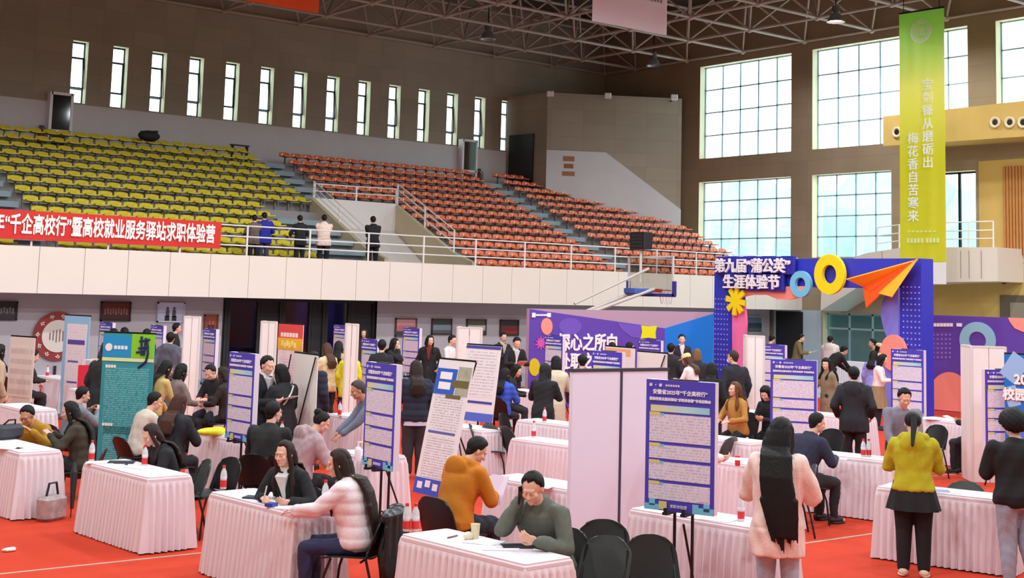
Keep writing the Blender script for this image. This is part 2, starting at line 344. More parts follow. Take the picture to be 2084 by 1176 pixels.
xa = at_y(1082, 300, D1.y+.9).x
mb = MB(); e = Vector((D1.x-.3, YB, 0))-Vector((D1.x, D1.y, 0)); el = e.length; e.normalize(); pn = Vector((e.y, -e.x, 0))
mb.prism([(el*.3, 7.35), (el*.3, 9.75), (el*.9, 9.75), (el*.9, 7.35)], Vector((D1.x, D1.y, 0))-pn*.06, e, (0, 0, 1), .1); struct('door_1', mb, BLACK)
# ---- right-hand gallery, balcony and stair
XG = 41.2
def side_poly(name, pts, X, m, th=None, mats=None):
    P = [at_x(px, py, X) for px, py in pts]; mb = MB(); mb.prism([(p.y, p.z) for p in P], (X, 0, 0), (0, 1, 0), (0, 0, 1), XR-X if th is None else th); return struct(name, mb, m)
side_poly('gallery', [(1797, 237), (2200, 192), (2200, 270), (1797, 297)], XG, OCHRE)
XB2 = 41.0
side_poly('side_balcony', [(1670, 632), (1672, 571), (1700, 548), (1745, 521), (1762, 515), (1830, 504.5), (1925, 503), (2030, 503), (2031, 572.5), (1925, 574), (1745, 585)], XB2, mat((226, 208, 196), .5, .03, .8))
p = [at_x(px, 540, XB2-.012) for px in (1795, 1850, 1955, 1972, 1997)]
mb = MB()
for k in p: mb.box((XB2-.006, k.y, at_x(1978, 538, XB2).z), (.012, .02, .95))
struct('trim_5', mb, mat((150, 134, 126), .8))
a = at_x(1876, 560, XR-.06); b = at_x(2300, 560, XR-.06)
mb = MB(); mb.box((XR-.03, (a.y+b.y)/2, 2.1), (.06, a.y-b.y, 4.1)); struct('trim_6', mb, OCHRE)
a = at_x(1992, 400, XR-.06); mb = MB(); mb.box((XR-.03, (a.y+b.y)/2, 6.1), (.06, a.y-b.y, 3.6)); struct('trim_7', mb, OCHRE)
a = at_x(2042, 420, XR-.1); mb = MB()
for k in range(26): mb.box((XR-.1, a.y-.06-.12*k, 6.1), (.08, .085, 3.1))
struct('trim_8', mb, mat((188, 124, 66), .6, .15, 5, name='timber_slats'))
a = at_x(2036, 600, XR-.09); b = at_x(2250, 640, XR-.09)
mb = MB(); mb.box((XR-.1, (a.y+b.y)/2, (a.z+2.0)/2), (.08, a.y-b.y, a.z-2.0)); mb.box((XR-.12, (a.y+b.y)/2-.2, (a.z+2.0)/2-.1), (.08, a.y-b.y-.4, a.z-2.3), m=1); struct('window_30', mb, [mat((96, 82, 66), .7), mat((140, 128, 112), .4)])
# glazed doors under the right end of the balcony, double doors behind the booths
def glazed(name, a, b, lo, hi, x, nu, fr, gl):
    mb = MB(); t = .07
    for k in range(nu+1): mb.box((x, a+(b-a)*k/nu, (lo+hi)/2), (.08, t, hi-lo))
    for z in (lo+.04, hi-.6, hi-.04): mb.box((x, (a+b)/2, z), (.08, b-a, t))
    f = struct(name, mb, fr); obj('pane', MB().box((x, (a+b)/2, (lo+hi)/2), (.012, b-a-.04, hi-lo-.04)), gl, f); return f
glazed('door_2', 28.6, 34.0, 0, 2.35, XR+.3, 5, mat((150, 165, 172), .4), TGLASS)
a, b = at_x(1580, 660, XR-.05).y, at_x(1634, 660, XR-.05).y
mb = MB()
for ya, yb2 in ((34.06, 36.45), (27.6, 28.54)): mb.box((XR-.02, (ya+yb2)/2, 1.21), (.04, yb2-ya, 2.42))
struct('trim_9', mb, mat((176, 184, 192), .6, .05, 1))
struct('door_4', MB().box((XR-.05, (a+b)/2, 1.17), (.05, abs(a-b), 2.34)), mat((22, 20, 26), .6))  # flat black panel; the doorway's darkness is put into its colour
mb = MB(); mb.box((XR+4.5, 31.3, 1.4), (.3, 14, 2.8)); struct('wall_lobby', mb, mat((86, 118, 118), .8, .35, .8))
def yglazed(name, a, b, hi, cells, fr):
    f = struct(name, MB().box(((a+b)/2, YU+.15, hi-.06), (b-a, .12, .12)), fr); u = a
    for w, gl in cells:
        w = w*(b-a); mb = MB()
        for x in (u+.05, u+w-.05): mb.box((x, YU+.15, hi/2), (.09, .1, hi))
        obj('door_frame', mb.box((u+w/2, YU+.15, .1), (w-.1, .08, .2)), fr, f); obj('pane', MB().box((u+w/2, YU+.16, hi/2), (w-.1, .02, hi-.1)), gl, f); u += w
    return f
a, b = LW[0][:2]
yglazed('door_3', a, b, 2.42, [(.04, BLACK), (.20, DGLASS), (.14, BLACK), (.19, DGLASS), (.09, BLACK), (.17, DGLASS), (.17, BLACK)], mat((30, 24, 24), .5))
mb = MB(); mb.box(((a+b)/2, YU+3.5, 1.3), (b-a+2, .2, 2.6)); struct('wall_foyer', mb, mat((150, 130, 110), .8, .5, .6))
x1, x2 = at_y(568, 700, YU+1.2).x, at_y(622, 700, YU+1.2).x
one('foyer_panel', MB().box(((x1+x2)/2, YU+1.3, 1.15), (x2-x1, .08, 2.3)), mat((240, 176, 70), .5, emit=.35), 'orange lit panel glowing behind the dark foyer doors', 'panel')
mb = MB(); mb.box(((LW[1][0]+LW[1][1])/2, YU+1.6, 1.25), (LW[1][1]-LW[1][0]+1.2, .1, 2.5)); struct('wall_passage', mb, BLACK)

# ---- space frame under the roof
gx = [XR-.2-3.3*k for k in range(11)]; gy = [38.1+3.3*k for k in range(-7, 3)]; gy = [y for y in gy if y < YB]+[46.8]
mb = MB(); zb, ztp = 13.25, 15.1
seg = []
for y in gy:
    for x, x2 in zip(gx, gx[1:]): seg.append(((x, y, zb), (x2, y, zb), .06))
for x in gx:
    for y, y2 in zip(gy, gy[1:]): seg.append(((x, y, zb), (x, y2, zb), .06))
def near(s): return (s[0][0]+s[1][0])/2*.62+(s[0][1]+s[1][1])/2*.785 > 36
for s in filter(near, seg): mb.cyl(s[0], s[1], s[2], n=6, caps=False)
for x in gx:
    for y in gy: mb.ell((x, y, zb), (.13, .13, .13), n=8, k=5)
struct('ceiling_lower_chords', mb, STEEL)
mb = MB(); tx = [x-1.65 for x in gx]; ty = [y+1.65 for y in gy]
for y in ty:
    for x, x2 in zip(tx, tx[1:]):
        s = ((x, y, ztp), (x2, y, ztp), .06); near(s) and mb.cyl(s[0], s[1], s[2], n=6, caps=False)
for x in tx:
    for y, y2 in zip(ty, ty[1:]):
        s = ((x, y, ztp), (x, y2, ztp), .06); near(s) and mb.cyl(s[0], s[1], s[2], n=6, caps=False)
struct('ceiling_upper_chords', mb, STEEL)
mb = MB()
for x in gx:
    for y in gy:
        for sx in (-1.65, 1.65):
            for sy in (-1.65, 1.65):
                s = ((x, y, zb), (x+sx, y+sy, ztp)); near(s) and x+sx < XR and y+sy < YB+1 and mb.cyl(s[0], s[1], .042, n=5, caps=False)
struct('ceiling_struts', mb, STEEL)
# ------------------------------------------------------------------ lamps of the hall
def lamp_proto():
    t = thing('high_bay_lamp', 'x', 'lamp', (0, 0, 0), 0, 'high bay lamps under the roof')
    obj('stem', MB().cyl((0, 0, .55), (0, 0, 2.83), .022, n=8), DARKMET, t)
    obj('housing', MB().lathe([(.02, .62), (.13, .6), (.14, .36), (.10, .33)]), mat((120, 116, 116), .4, metal=.7), t, sm=True)
    obj('reflector', MB().rings([[(r*math.cos(2*math.pi*i/20), r*math.sin(2*math.pi*i/20), z) for i in range(20)] for r, z in ((.11, .34), (.2, .25), (.3, .05), (.33, 0), (.32, 0), (.29, .05), (.19, .24))], caps=False), mat((150, 146, 146), .35, metal=.5), t, sm=True)
    obj('bulb', MB().lathe([(.02, .24), (.17, .2), (.24, .1), (.22, .06), (.02, .05)]), mat((255, 240, 220), .5, emit=14), t); return t
def lamp_light(p, w, r=.3):
    l = bpy.data.lights.new('high_bay_light', 'SPOT'); l.energy = w; l.color = (.885, .955, 1); l.spot_size = R(174); l.spot_blend = .35; l.shadow_soft_size = r
    o = bpy.data.objects.new('high_bay_light', l); C.objects.link(o); o.location = p
lp = lamp_proto(); pos = at_z(1701, 45, 12.75); lp.location = pos; lp['label'] = 'lit high bay lamp hanging left of the green banner'
lamp_light(pos-Vector((0, 0, .05)), LAMP_W)
OFFB = mat((150, 148, 148), .4)
for (px, py, z, lab) in ((993, 80, 12.75, 'unlit high bay lamp under the roof above the narrow windows'), (1330, 134, 12.75, 'unlit high bay lamp in front of the corner room')):
    c = dup(lp, at_z(px, py, z), 0, lab)
    for ch in c.children:
        if ch.name.startswith('bulb'): ch.data = ch.data.copy(); ch.data.materials[0] = OFFB
k = 0
for x in (-3, 5, 13, 21, 29, 37):
    for y in (-2, 6, 14, 21.5, 27.5):
        if abs(x-pos.x) < 3 and abs(y-pos.y) < 3: continue
        if y > 25 and 25 < x < 33: continue
        p = Vector((x, y, 12.75)); lamp_light(p, LAMP_W*(.45 if y > 25 else 1))  # rear row added at part power to brighten balcony front and stands
        if x*.62+y*.785 > 30: dup(lp, p+Vector((0, 0, .05)), 0, 'high bay lamp burning above the upper edge of the picture')
# ------------------------------------------------------------------ seats of the stands
def seat_mesh(name, w=.44, edge_dot=False):
    mb = MB(); n = 7; prof = [(-.2, .36), (-.2, .40), (-.05, .40), (.1, .385), (.16, .41), (.19, .49), (.21, .555), (.225, .56), (.215, .48), (.19, .375), (.1, .35), (-.1, .345)]
    rr = []
    for i in range(n):
        u = -1+2*i/(n-1); dz = .02*u*u; dy = -.025*u*u; s = 1-.08*abs(u)**4
        rr.append([(u*w/2, y+dy*(1 if z > .45 else 0), z+(dz if z < .5 else -.03*u**4)) for y, z in prof])
    mb.rings(rr); mb.box((0, .1, .18), (.04, .1, .36), m=1)
    if edge_dot: mb.box((-.24, -.06, .43), (.05, .1, .1), m=2)  # pale block added at the left side of each orange seat
    me = mb.mesh(name); return me
YEL = mat((206, 184, 20), .45, .08, .6, name='yellow_plastic'); ORG = mat((226, 104, 56), .45, .08, .6, name='orange_plastic'); PALE = mat((255, 214, 190), .4, name='pale_dot')
ym = seat_mesh('yellow_stadium_seat'); om = seat_mesh('orange_stadium_seat', edge_dot=True)
for me, m in ((ym, YEL), (om, ORG)):
    me.materials.append(m); me.materials.append(mat((120, 116, 116), .5)); me.materials.append(PALE); smooth(me, 50)
cells = []
def row(colr, k, xa, xb, sec, p=.505):
    n = max(1, round((xb-xa)/p))
    for i in range(n): cells.append((colr, k, xa+(xb-xa)*(i+.5)/n, sec))
for k in range(13):
    row('y', k, 13.05, 23.4 if k < 7 else 21.2, 'left block')
    if k < 3: row('y', k, 11.0, 11.9, 'far left block')
    if k > 9: row('y', k, 10.0, 11.9, 'far left block')
    row('o', k, 24.72 if k < 6 else 27.3, 33.85, 'middle block')
    row('o', k, 35.1, (38.5, 39.1, 40.0, 40.9, 41.3, 42.3, 42.3, 42.3, 42.3, 42.3, 42.3, 42.3, 42.3)[k], 'right block')
def nth(x, k, sec):
    n_ = 1+sum(1 for c in cells if c[1] == k and c[3] == sec and c[2] < x-.01); return '%d%s' % (n_, 'th' if 10 < n_ < 14 else {1: 'st', 2: 'nd', 3: 'rd'}.get(n_ % 10, 'th'))
ordn = ['top', 'second', 'third', 'fourth', 'fifth', 'sixth', 'seventh', 'eighth', 'ninth', 'tenth', 'eleventh', 'twelfth', 'front']
for colr, nm, me in (('y', 'yellow', ym), ('o', 'orange', om)):
    L_ = sorted([c for c in cells if c[0] == colr], key=lambda c: c[2]*.62+YK(c[1])*.785); rest = MB()
    for j, (_, k, x, sec) in enumerate(L_):
        if j < 300:
            o = bpy.data.objects.new(nm+'_stadium_seat', me); C.objects.link(o); o.location = (x, YK(k), ZK(k))
            tag(o, '%s plastic seat %s from the left, %s row, %s of the stands' % (nm, nth(x, k, sec), ordn[k], sec), 'seat', '%s seats in the %s of the stands' % (nm, sec))
        else:
            rest.v += [(v.co.x+x, v.co.y+YK(k), v.co.z+ZK(k)) for v in me.vertices]; b0 = len(rest.v)-len(me.vertices)
            rest.f += [tuple(i+b0 for i in p.vertices) for p in me.polygons]; rest.m += [p.material_index for p in me.polygons]
    if rest.v: tag(obj(nm+'_stadium_seats', rest, [YEL if colr == 'y' else ORG, mat((120, 116, 116), .5), PALE]), nm+' plastic seats farthest back in the stands', 'seats', kind='stuff')
# ------------------------------------------------------------------ railings
def railing(name, label, pts, zs, r=.03, posts=None):
    """pts = foot of each post; rails run post to post at the heights zs above the feet"""
    t = thing(name, label, 'railing', pts[0]); o0 = Vector(pts[0]); P = [Vector(p)-o0 for p in pts]
    for p in (P if posts is None else [P[i] for i in posts]): obj('post', MB().cyl(p, p+Vector((0, 0, zs[-1])), r, n=8), RAIL, t)
    for z in zs: obj('rail', MB().tube([p+Vector((0, 0, z)) for p in P], r*.75, n=6), RAIL, t)
    return t
px0 = [18.08+2.06*k for k in range(-7, 12)]
railing('guard_railing', 'white guard railing along the top of the long balcony front', [(x, YP+.1, 3.6) for x in px0]+[(XR-.2, YP+.1, 3.6)], (.30, .56, .87))
railing('stair_railing', 'white railing behind the stair opening in the stands', [(23.6, 40.95, 5.85), (25.3, 40.95, 5.87), (27.0, 40.95, 5.9)], (.27, .52))
railing('stair_railing', 'white sloping railing between stair opening and orange seats', [(27.03, 40.9, 5.86), (27.03, 39.1, 4.97), (27.03, 37.3, 4.1)], (.3, .55, .75))
railing('stair_railing', 'white sloping railing on the left wall of the stair opening', [(23.53, 40.9, 5.86), (23.53, 39.1, 4.97), (23.53, 37.3, 4.1)], (.2, .4, .6), r=.022)
a = at_x(1786, 512, XB2+.1); b = at_x(2022, 503, XB2+.1); m_ = at_x(1850, 503, XB2+.1)
fo = [Vector((XB2+.1, a.y+(b.y-a.y)*k/5, a.z+(b.z-a.z)*min(1, k/1.4))) for k in range(6)]
railing('guard_railing', 'white railing on the short balcony behind the green banner', fo, (.3, .58, .88))
# ------------------------------------------------------------------ fittings on the upper walls
def cabinet(x, lab):
    t = thing('display_cabinet', lab, 'cabinet', (x, YB-.05, 7.35)); w, h = .74, 2.0
    mb = MB()
    for sx in (-1, 1): mb.box((sx*w/2, -.16, h/2), (.1, .32, h))
    for z in (.05, .62, h-.05): mb.box((0, -.16, z), (w, .32, .1))
    obj('frame', mb, WHITE, t); obj('back_panel', MB().box((0, -.02, h/2), (w, .03, h)), mat((60, 52, 50), .7, .4, 6), t)
    obj('glass_door', MB().box((0, -.3, 1.3), (w-.08, .01, 1.3)), DGLASS, t)
    for k in range(2): obj('shelf', MB().box((0, -.14, 1.0+.4*k), (w-.08, .22, .04)), mat((150, 140, 120), .6), t)
cabinet(16.55, 'white framed glass cabinet on the wall above the yellow seats'); cabinet(34.5, 'white framed glass cabinet on the wall above the orange seats')
def extinguisher(x, z, lab):
    t = thing('fire_extinguisher', lab, 'extinguisher', (x, YB-.2, z)); RED = mat((112, 22, 20), .4)
    obj('cylinder', MB().lathe([(.02, 0), (.1, .01), (.11, .06), (.11, .5), (.07, .6), (.03, .64), (.03, .7)]), RED, t, sm=True)
    obj('valve', MB().box((0, 0, .73), (.16, .05, .07)), BLACK, t); obj('hose', MB().tube([(.05, 0, .72), (.18, -.02, .6), (.19, -.02, .3)], .016), BLACK, t)
extinguisher(15.95, 7.37, 'dark red fire extinguisher left of the cabinet above yellow seats'); extinguisher(35.15, 7.37, 'fire extinguisher beside the cabinet above the orange seats')
p = at_y(303, 281, 45.45)
one('bag', MB().ell((0, 0, .18), (.42, .2, .2)).cap((-.3, 0, .3), (.3, 0, .36), .04, .04), mat((26, 26, 34), .7), 'dark bag lying on a top row yellow seat', 'bag', loc=p-Vector((0, 0, .1)), sm=True)
p = at_y(488, 297, 46.4); mb = MB(); mb.box((0, 0, .02), (.75, .2, .04))
for sx in (-.3, .3): mb.box((sx, 0, -.36), (.04, .18, .72))
one('bench', mb, BLACK, 'small black bench behind the end of the top yellow row', 'bench', loc=p)
for px, py, lab in ((1120, 191, 'small white floodlight at the left end of the corner room top'), (1237, 195, 'white floodlight in the middle of the corner room top'), (1372, 198, 'small white floodlight at the right end of the corner room top')):
    p = at_d(px, py, 57.9); t = thing('floodlight', lab, 'lamp', p, -YAW)
    obj('housing', MB().rbox((0, 0, 0), (.3, .2, .24), .04), WHITE, t); obj('bracket', MB().box((0, .8, 0), (.06, 1.6, .06)), DARKMET, t)
p = at_d(1157, 338, 58.2); rz = math.atan2(d.y, d.x)
mb = MB(); mb.box((0, 0, .32), (.5, .03, .22)); mb.box((0, 0, 0), (.42, .03, .2), m=1); mb.box((0, 0, -.33), (.56, .03, .2))
one('wall_notice', mb, [mat((158, 108, 70), .7), mat((150, 90, 70), .7)], 'three small brown notice plates on the corner room wall', 'notice', loc=p, rz=rz)
for px, lab in ((2026, 'left round air nozzle in the ochre gallery front'), (2056, 'second round air nozzle in the ochre gallery front'), (2083, 'round air nozzle cut by the right picture edge'), (1826, 'round air nozzle just left of the green banner')):
    p = at_x(px, 249 if px > 1900 else 269, XG-.02); t = thing('air_nozzle', lab, 'vent', p)
    obj('ring', MB().rings([[(x, r*math.cos(2*math.pi*i/20), r*math.sin(2*math.pi*i/20)) for i in range(20)] for x, r in ((0, .2), (-.06, .19), (-.07, .15), (-.03, .1))], caps=False), mat((226, 206, 170), .5), t, sm=True)
    obj('throat', MB().cyl((-.035, 0, 0), (-.02, 0, 0), .11, n=16), BLACK, t)
p = at_x(2043, 573, XR-.1); one('camera_dome', MB().ell((0, 0, 0), (.1, .1, .09)), BLACK, 'black dome camera on the ochre wall at right', 'camera', loc=p, sm=True)
# ------------------------------------------------------------------ hanging flags and banners
ORF = mat((250, 96, 40), .7, .06, 2, name='orange_flag')
def sheet(w, h, m, amp=.02, n=24, k=1.0, th=.01, seed=0):
    rr = np.random.RandomState(seed); ph = rr.rand(4)*6; mb = MB(); rows = 10
    fr = []
    for j in range(rows+1):
        z = -h*j/rows
        fr.append([(-w/2+w*i/n, amp*(.3+.7*j/rows)*(math.sin(i/n*9*k+ph[0])+.5*math.sin(i/n*23*k+ph[1]+j*.3)), z) for i in range(n+1)])
    for s in (0, th):
        o = len(mb.v); mb.v += [(x, y+s, z) for r_ in fr for x, y, z in r_]
        mb.f += [(o+j*(n+1)+i, o+j*(n+1)+i+1, o+(j+1)*(n+1)+i+1, o+(j+1)*(n+1)+i) for j in range(rows) for i in range(n)]
    N = (rows+1)*(n+1)                                            # close the rim
    for i in range(n): mb.f += [(i, i+1, N+i+1, N+i), (N-n-1+i, N-n+i, 2*N-n+i, 2*N-n-1+i)]
    for j in range(rows): mb.f += [(j*(n+1), (j+1)*(n+1), N+(j+1)*(n+1), N+j*(n+1)), (j*(n+1)+n, (j+1)*(n+1)+n, N+(j+1)*(n+1)+n, N+j*(n+1)+n)]
    mb.m = [0]*len(mb.f); return mb
a = at_d(480, 2, 43); b = at_d(648, 27, 43); Zb = b.z; YY = b.y
a = at_y(478, 2, YY); w = b.x-a.x
t = thing('hanging_flag', 'orange red flag hanging from the roof at upper left', 'flag', ((a.x+b.x)/2, YY, Zb+2.2))
obj('cloth', sheet(w, 2.2, ORF, .02, seed=2), ORF, t, sm=True); obj('top_bar', MB().cyl((-w/2, 0, 0), (w/2, 0, 0), .03), DARKMET, t); obj('hanger', MB().cyl((0, 0, 0), (0, 0, ZC-Zb-2.2), .012), DARKMET, t)
b = at_d(1356, 72, 44); a = at_y(1206, 46, b.y); w = b.x-a.x; PNK = mat((252, 236, 248), .7, .02, 2)
SPR = MB()
for k_ in range(17): SPR.box((-1.1+.145*k_, 0, .05*(k_ % 3 == 0)), (.075, .01, .16+.08*(k_ % 3 == 0)))
t = thing('hanging_banner', 'pale pink banner with a line of small print hanging from the roof', 'banner', ((a.x+b.x)/2, b.y, b.z+2.4))
obj('cloth', sheet(w, 2.4, PNK, .015, seed=5), PNK, t, sm=True); obj('top_bar', MB().cyl((-w/2, 0, 0), (w/2, 0, 0), .03), DARKMET, t); obj('hanger', MB().cyl((0, 0, 0), (0, 0, ZC-b.z-2.4), .012), DARKMET, t)
obj('small_print', SPR, mat((150, 132, 148), .6), t, (.1, -.05, -1.3))
# green banner
a = at_d(1830, 28, 46.6); b = at_x(1921, 15, a.x+.12); w = (a-b).length; zt_ = a.z; zb_ = at_d(1838, 578, 46.6).z; h = zt_-zb_
ang = math.atan2(b.y-a.y, b.x-a.x)
GRN = gradmat('green_print', [(0, (244, 238, 76)), (.45, (242, 238, 72)), (.72, (250, 242, 150)), (.88, (208, 232, 136)), (1, (186, 226, 126))], 'Z', -h, 0, thru=.6)
t = thing('green_banner', 'tall green banner with white emblem and vertical white verse', 'banner', ((a.x+b.x)/2, (a.y+b.y)/2, zt_), ang)
obj('cloth', sheet(w, h-.72, GRN, .012, seed=8), GRN, t, sm=True)
obj('white_hem', MB().box((0, .005, -h+.36), (w, .014, .72)), mat((238, 224, 222), .7), t)
obj('top_bar', MB().cyl((-w/2, 0, 0), (w/2, 0, 0), .03), DARKMET, t)
for s_ in (-.4, .4): obj('hanger', MB().cyl((w*s_, 0, 0), (w*s_, 0, ZC-zt_), .012), DARKMET, t)
WT = mat((244, 246, 236), .6)
obj('lettering', text('宝\n剑\n锋\n从\n磨\n砺\n出', .42, .003, .005, line=1.05), WT, t, (w*.14, -.045, -3.95), sm=False)
obj('lettering', text('梅\n花\n香\n自\n苦\n寒\n来', .42, .003, .005, line=1.05), WT, t, (-w*.19, -.045, -5.75))
mb = MB()
for ra, rb in ((.40, .36), (.27, .255)):
    mb.rings([[(r*math.cos(2*math.pi*i/36), y, r*math.sin(2*math.pi*i/36)) for i in range(36)] for r, y in ((ra, -.04), (ra, -.05), (rb, -.05), (rb, -.04))], caps=False)
for k in range(26):
    q = 2*math.pi*k/26; mb.box((.317*math.cos(q), -.045, .317*math.sin(q)), (.045, .01, .045), ry=-q)
for k in range(5): mb.box((-.14+.07*k, -.045, -.02+.05*(k % 2)), (.03, .01, .2+.05*((k+1) % 2)))
mb.box((0, -.045, -.13), (.34, .01, .03)); e = obj('emblem', mb, WT, t, (-.0, 0, -.72))
mb = MB()
for k in range(7): mb.box((-.5+.16*k, -.04, -h+1.75), (.1, .008, .05))
for k in range(9): mb.box((-.52+.13*k+(.06 if k > 4 else 0), -.04, -h+1.45), (.09, .008, .16))
obj('small_print', mb, mat((226, 232, 150), .6), t)
mb = MB()
for k in range(4): mb.box((-.1+.13*k, -.015, -h+.3), (.09, .008, .12))
obj('small_print', mb, mat((196, 190, 120), .6), t)
# red banner on the railing
a = at_y(450, 452, YP+.02); a0 = at_y(446, 506, YP+.02); b = at_y(-70, 425, YP+.02); h = a.z-a0.z; RED = mat((212, 36, 26), .6, .04, 2, name='red_banner_cloth')
t = thing('red_banner', 'long red banner with white lettering tied to the balcony railing', 'banner', (a.x, YP-.0, a.z))
L_ = a.x-b.x
obj('cloth', sheet(L_, h, RED, .008, 60, 3, seed=3), RED, t, (-L_/2, 0, 0), sm=True)
me = text('年“千企高校行”暨高校就业服务驿站求职体验营', .42, .004, .012, 'RIGHT'); xs_ = [v.co.x for v in me.vertices]
xl = at_y(2, 458, YP).x; xr = at_y(437, 476, YP).x; sx = (xr-at_y(-14, 455, YP).x)/(max(xs_)-min(xs_))
o = obj('lettering', me, mat((250, 238, 232), .6), t, (xr-a.x, -.035, -h*.52)); o.scale = (sx, 1, 1.3)
# ------------------------------------------------------------------ pictures on the wall under the balcony
def picture(px0_, px1_, py0, py1, lab, cols, frame_=(40, 30, 30), kind='group'):
    a = at_y(px0_, py0, YU-.04); b = at_y(px1_, py1, YU-.04); w = b.x-a.x; h = a.z-b.z
    t = thing('framed_photo', lab, 'picture', ((a.x+b.x)/2, YU-.04, (a.z+b.z)/2))
    mb = MB()
    for sx in (-1, 1): mb.box((sx*(w/2-.02), 0, 0), (.04, .06, h))
    for sz in (-1, 1): mb.box((0, 0, sz*(h/2-.02)), (w, .06, .04))
    obj('frame', mb, mat(frame_, .5), t); mb = MB(); mb.box((0, .01, 0), (w-.06, .02, h-.06))
    if kind == 'group':
        mb.box((0, -.003, -h*.22), (w-.08, .02, h*.4), m=1)
        for k in range(9): mb.box((-w*.36+w*.09*k, -.008, -h*.02+.03*(k % 2)), (w*.06, .02, h*.3), m=2)
    elif kind == 'pair':
        for s_ in (-1, 1): mb.box((s_*w*.12, -.004, -h*.05), (w*.12, .02, h*.34), m=1); mb.box((s_*w*.13, -.004, -h*.3), (w*.16, .02, h*.26), m=2); mb.ell((s_*w*.12, -.004, h*.2), (w*.045, .012, h*.08), m=1)
    else:
        mb.box((0, -.003, -h*.05), (w-.08, .02, h*.32), m=1); mb.box((0, -.004, -h*.32), (w-.08, .02, h*.22), m=2)
    obj('print', mb, [mat(c, .5, .15, 9) for c in cols], t)
picture(-30, 34, 612, 652, 'dark photo of a stage at the left picture edge', ((38, 36, 44), (60, 54, 62), (120, 112, 116)))
picture(206, 265, 613, 654, 'dark red group photo above the striped info boards', ((110, 34, 34), (70, 26, 26), (150, 90, 84)))
picture(321, 374, 615, 656, 'pale photo of two people left of the dark doors', ((206, 204, 226), (90, 80, 100), (40, 40, 52)), (206, 200, 216), 'pair')
picture(416, 443, 640, 672, 'red portrait poster left of the dark doors', ((150, 70, 56), (190, 90, 70), (80, 40, 40)), (120, 60, 50), 'pair')
picture(805, 847, 647, 685, 'pink and grey photo right of the dark doors', ((214, 150, 150), (200, 120, 120), (60, 70, 76)), (96, 60, 60), 'land')
picture(879, 919, 648, 681, 'grey landscape photo second from the dark doors', ((60, 66, 62), (130, 140, 150), (96, 96, 92)), (54, 44, 40), 'land')
picture(950, 989, 649, 682, 'brown and white photo above a white column', ((90, 80, 66), (190, 186, 176), (80, 70, 60)), (60, 50, 44), 'land')
picture(1018, 1055, 650, 683, 'dark photo with red lower half nearest the purple wall', ((50, 40, 44), (120, 32, 36), (150, 40, 40)), (40, 34, 36), 'land')
picture(1519, 1551, 643, 678, 'lake photo on the wall behind the pink arch leg', ((120, 130, 150), (60, 76, 90), (90, 96, 96)), (196, 190, 190), 'land')
# round emblem board
p = at_y(118, 684, YU-.12); t = thing('round_emblem_board', 'round red ringed emblem board leaning on the wall at left', 'sign', p)
rr_ = .66
obj('disc', MB().cyl((0, .03, 0), (0, .06, 0), rr_, n=48), mat((150, 40, 38), .5), t)
obj('inner_disc', MB().cyl((0, .0, 0), (0, .04, 0), rr_*.66, n=40), mat((226, 206, 196), .5), t)
mb = MB()
for k in range(11):
    q = 2*math.pi*k/11+.2; c = (rr_*.82*math.cos(q), .02, rr_*.82*math.sin(q))
    mb.box(c, (.11, .02, .022), ry=-q); mb.box(c, (.022, .02, .125), ry=-q); mb.box((c[0]*1.05, .02, c[2]*1.05), (.022, .02, .09), ry=-q+.3)
obj('ring_characters', mb, mat((240, 226, 214), .5), t)
mb = MB()
for k in range(6): mb.box((-.22+.088*k, -.005, .02*(k % 2)), (.022, .02, .37-.07*abs(k-2.5)))
obj('centre_mark', mb, mat((120, 84, 84), .5), t)
obj('stand', MB().box((0, .08, -1.3), (.06, .06, 1.0)), BLACK, t)
# ------------------------------------------------------------------ arch, backdrop walls, hoop
BLUE = mat((52, 56, 190), .5, .03, 1, name='arch_blue'); PURP = mat((92, 62, 168), .55, .03, 1, name='purple_print'); YELW = mat((255, 222, 8), .5, name='yellow_board')
LBLU = mat((122, 196, 226), .5, name='light_blue_board'); SALM = mat((255, 150, 132), .5, name='salmon_print'); PINK = mat((250, 120, 178), .5, .04, 1, name='pink_board'); LILA = mat((128, 126, 218), .5, .05, 1, name='lilac_board')
WHT = mat((250, 240, 240), .5, name='white_letters'); AX = at_d(1452, 527, 38).x
t = thing('festival_arch', 'blue festival arch with white title, rings and orange paper plane', 'arch', (AX, 0, 0))
def ap(px, py, dx=0.0): p = at_x(px, py, AX+dx); return (p.y, p.z)
def aboard(name, pts, m, x0=0.0, th=.08, parent=None):   # board in the plane of the arch; front at local x0
    q = [ap(px, py, x0) for px, py in pts]; mb = MB(); mb.prism(q, (x0, 0, 0), (0, 1, 0), (0, 0, 1), th); return obj(name, mb, m, parent or t)
yl, ztop = ap(1452, 527); yr, _ = ap(1872, 525); yli, _ = ap(1515, 620); yri, _ = ap(1826, 620); zl = ap(1600, 583)[1]
DOT = mat((170, 170, 240), .5); p1, p2 = ap(1490, 620)[0], yri
PB = [MB().box((.3, (yl+p1)/2, ztop/2), (.5, abs(yl-p1), ztop)), MB().box((.3, (yr+p2)/2, ztop/2), (.5, abs(yr-p2), ztop))]
obj('beam', MB().box((.3, (p1+p2)/2, (ztop+zl)/2), (.5, p1-p2-.02, ztop-zl)), BLUE, t)
for mb, (ya, yb, za, zb2) in zip(PB, ((ap(1458, 0)[0], ap(1488, 0)[0], .8, 3.0), (ap(1830, 0)[0], ap(1869, 0)[0], .8, 3.4))):
    for i in range(5):
        for k in range(int((zb2-za)/.14)): mb.box((.04, ya+(yb-ya)*(i+.5)/5, za+.14*k), (.012, .035, .035), m=1)
for mb in PB: obj('post', mb, [BLUE, DOT], t)
wave = [(1490, 640), (1494, 618), (1502, 606), (1512, 612), (1517, 640), (1518, 660), (1515, 690), (1520, 730), (1527, 780), (1530, 830), (1530, 900), (1490, 900)]
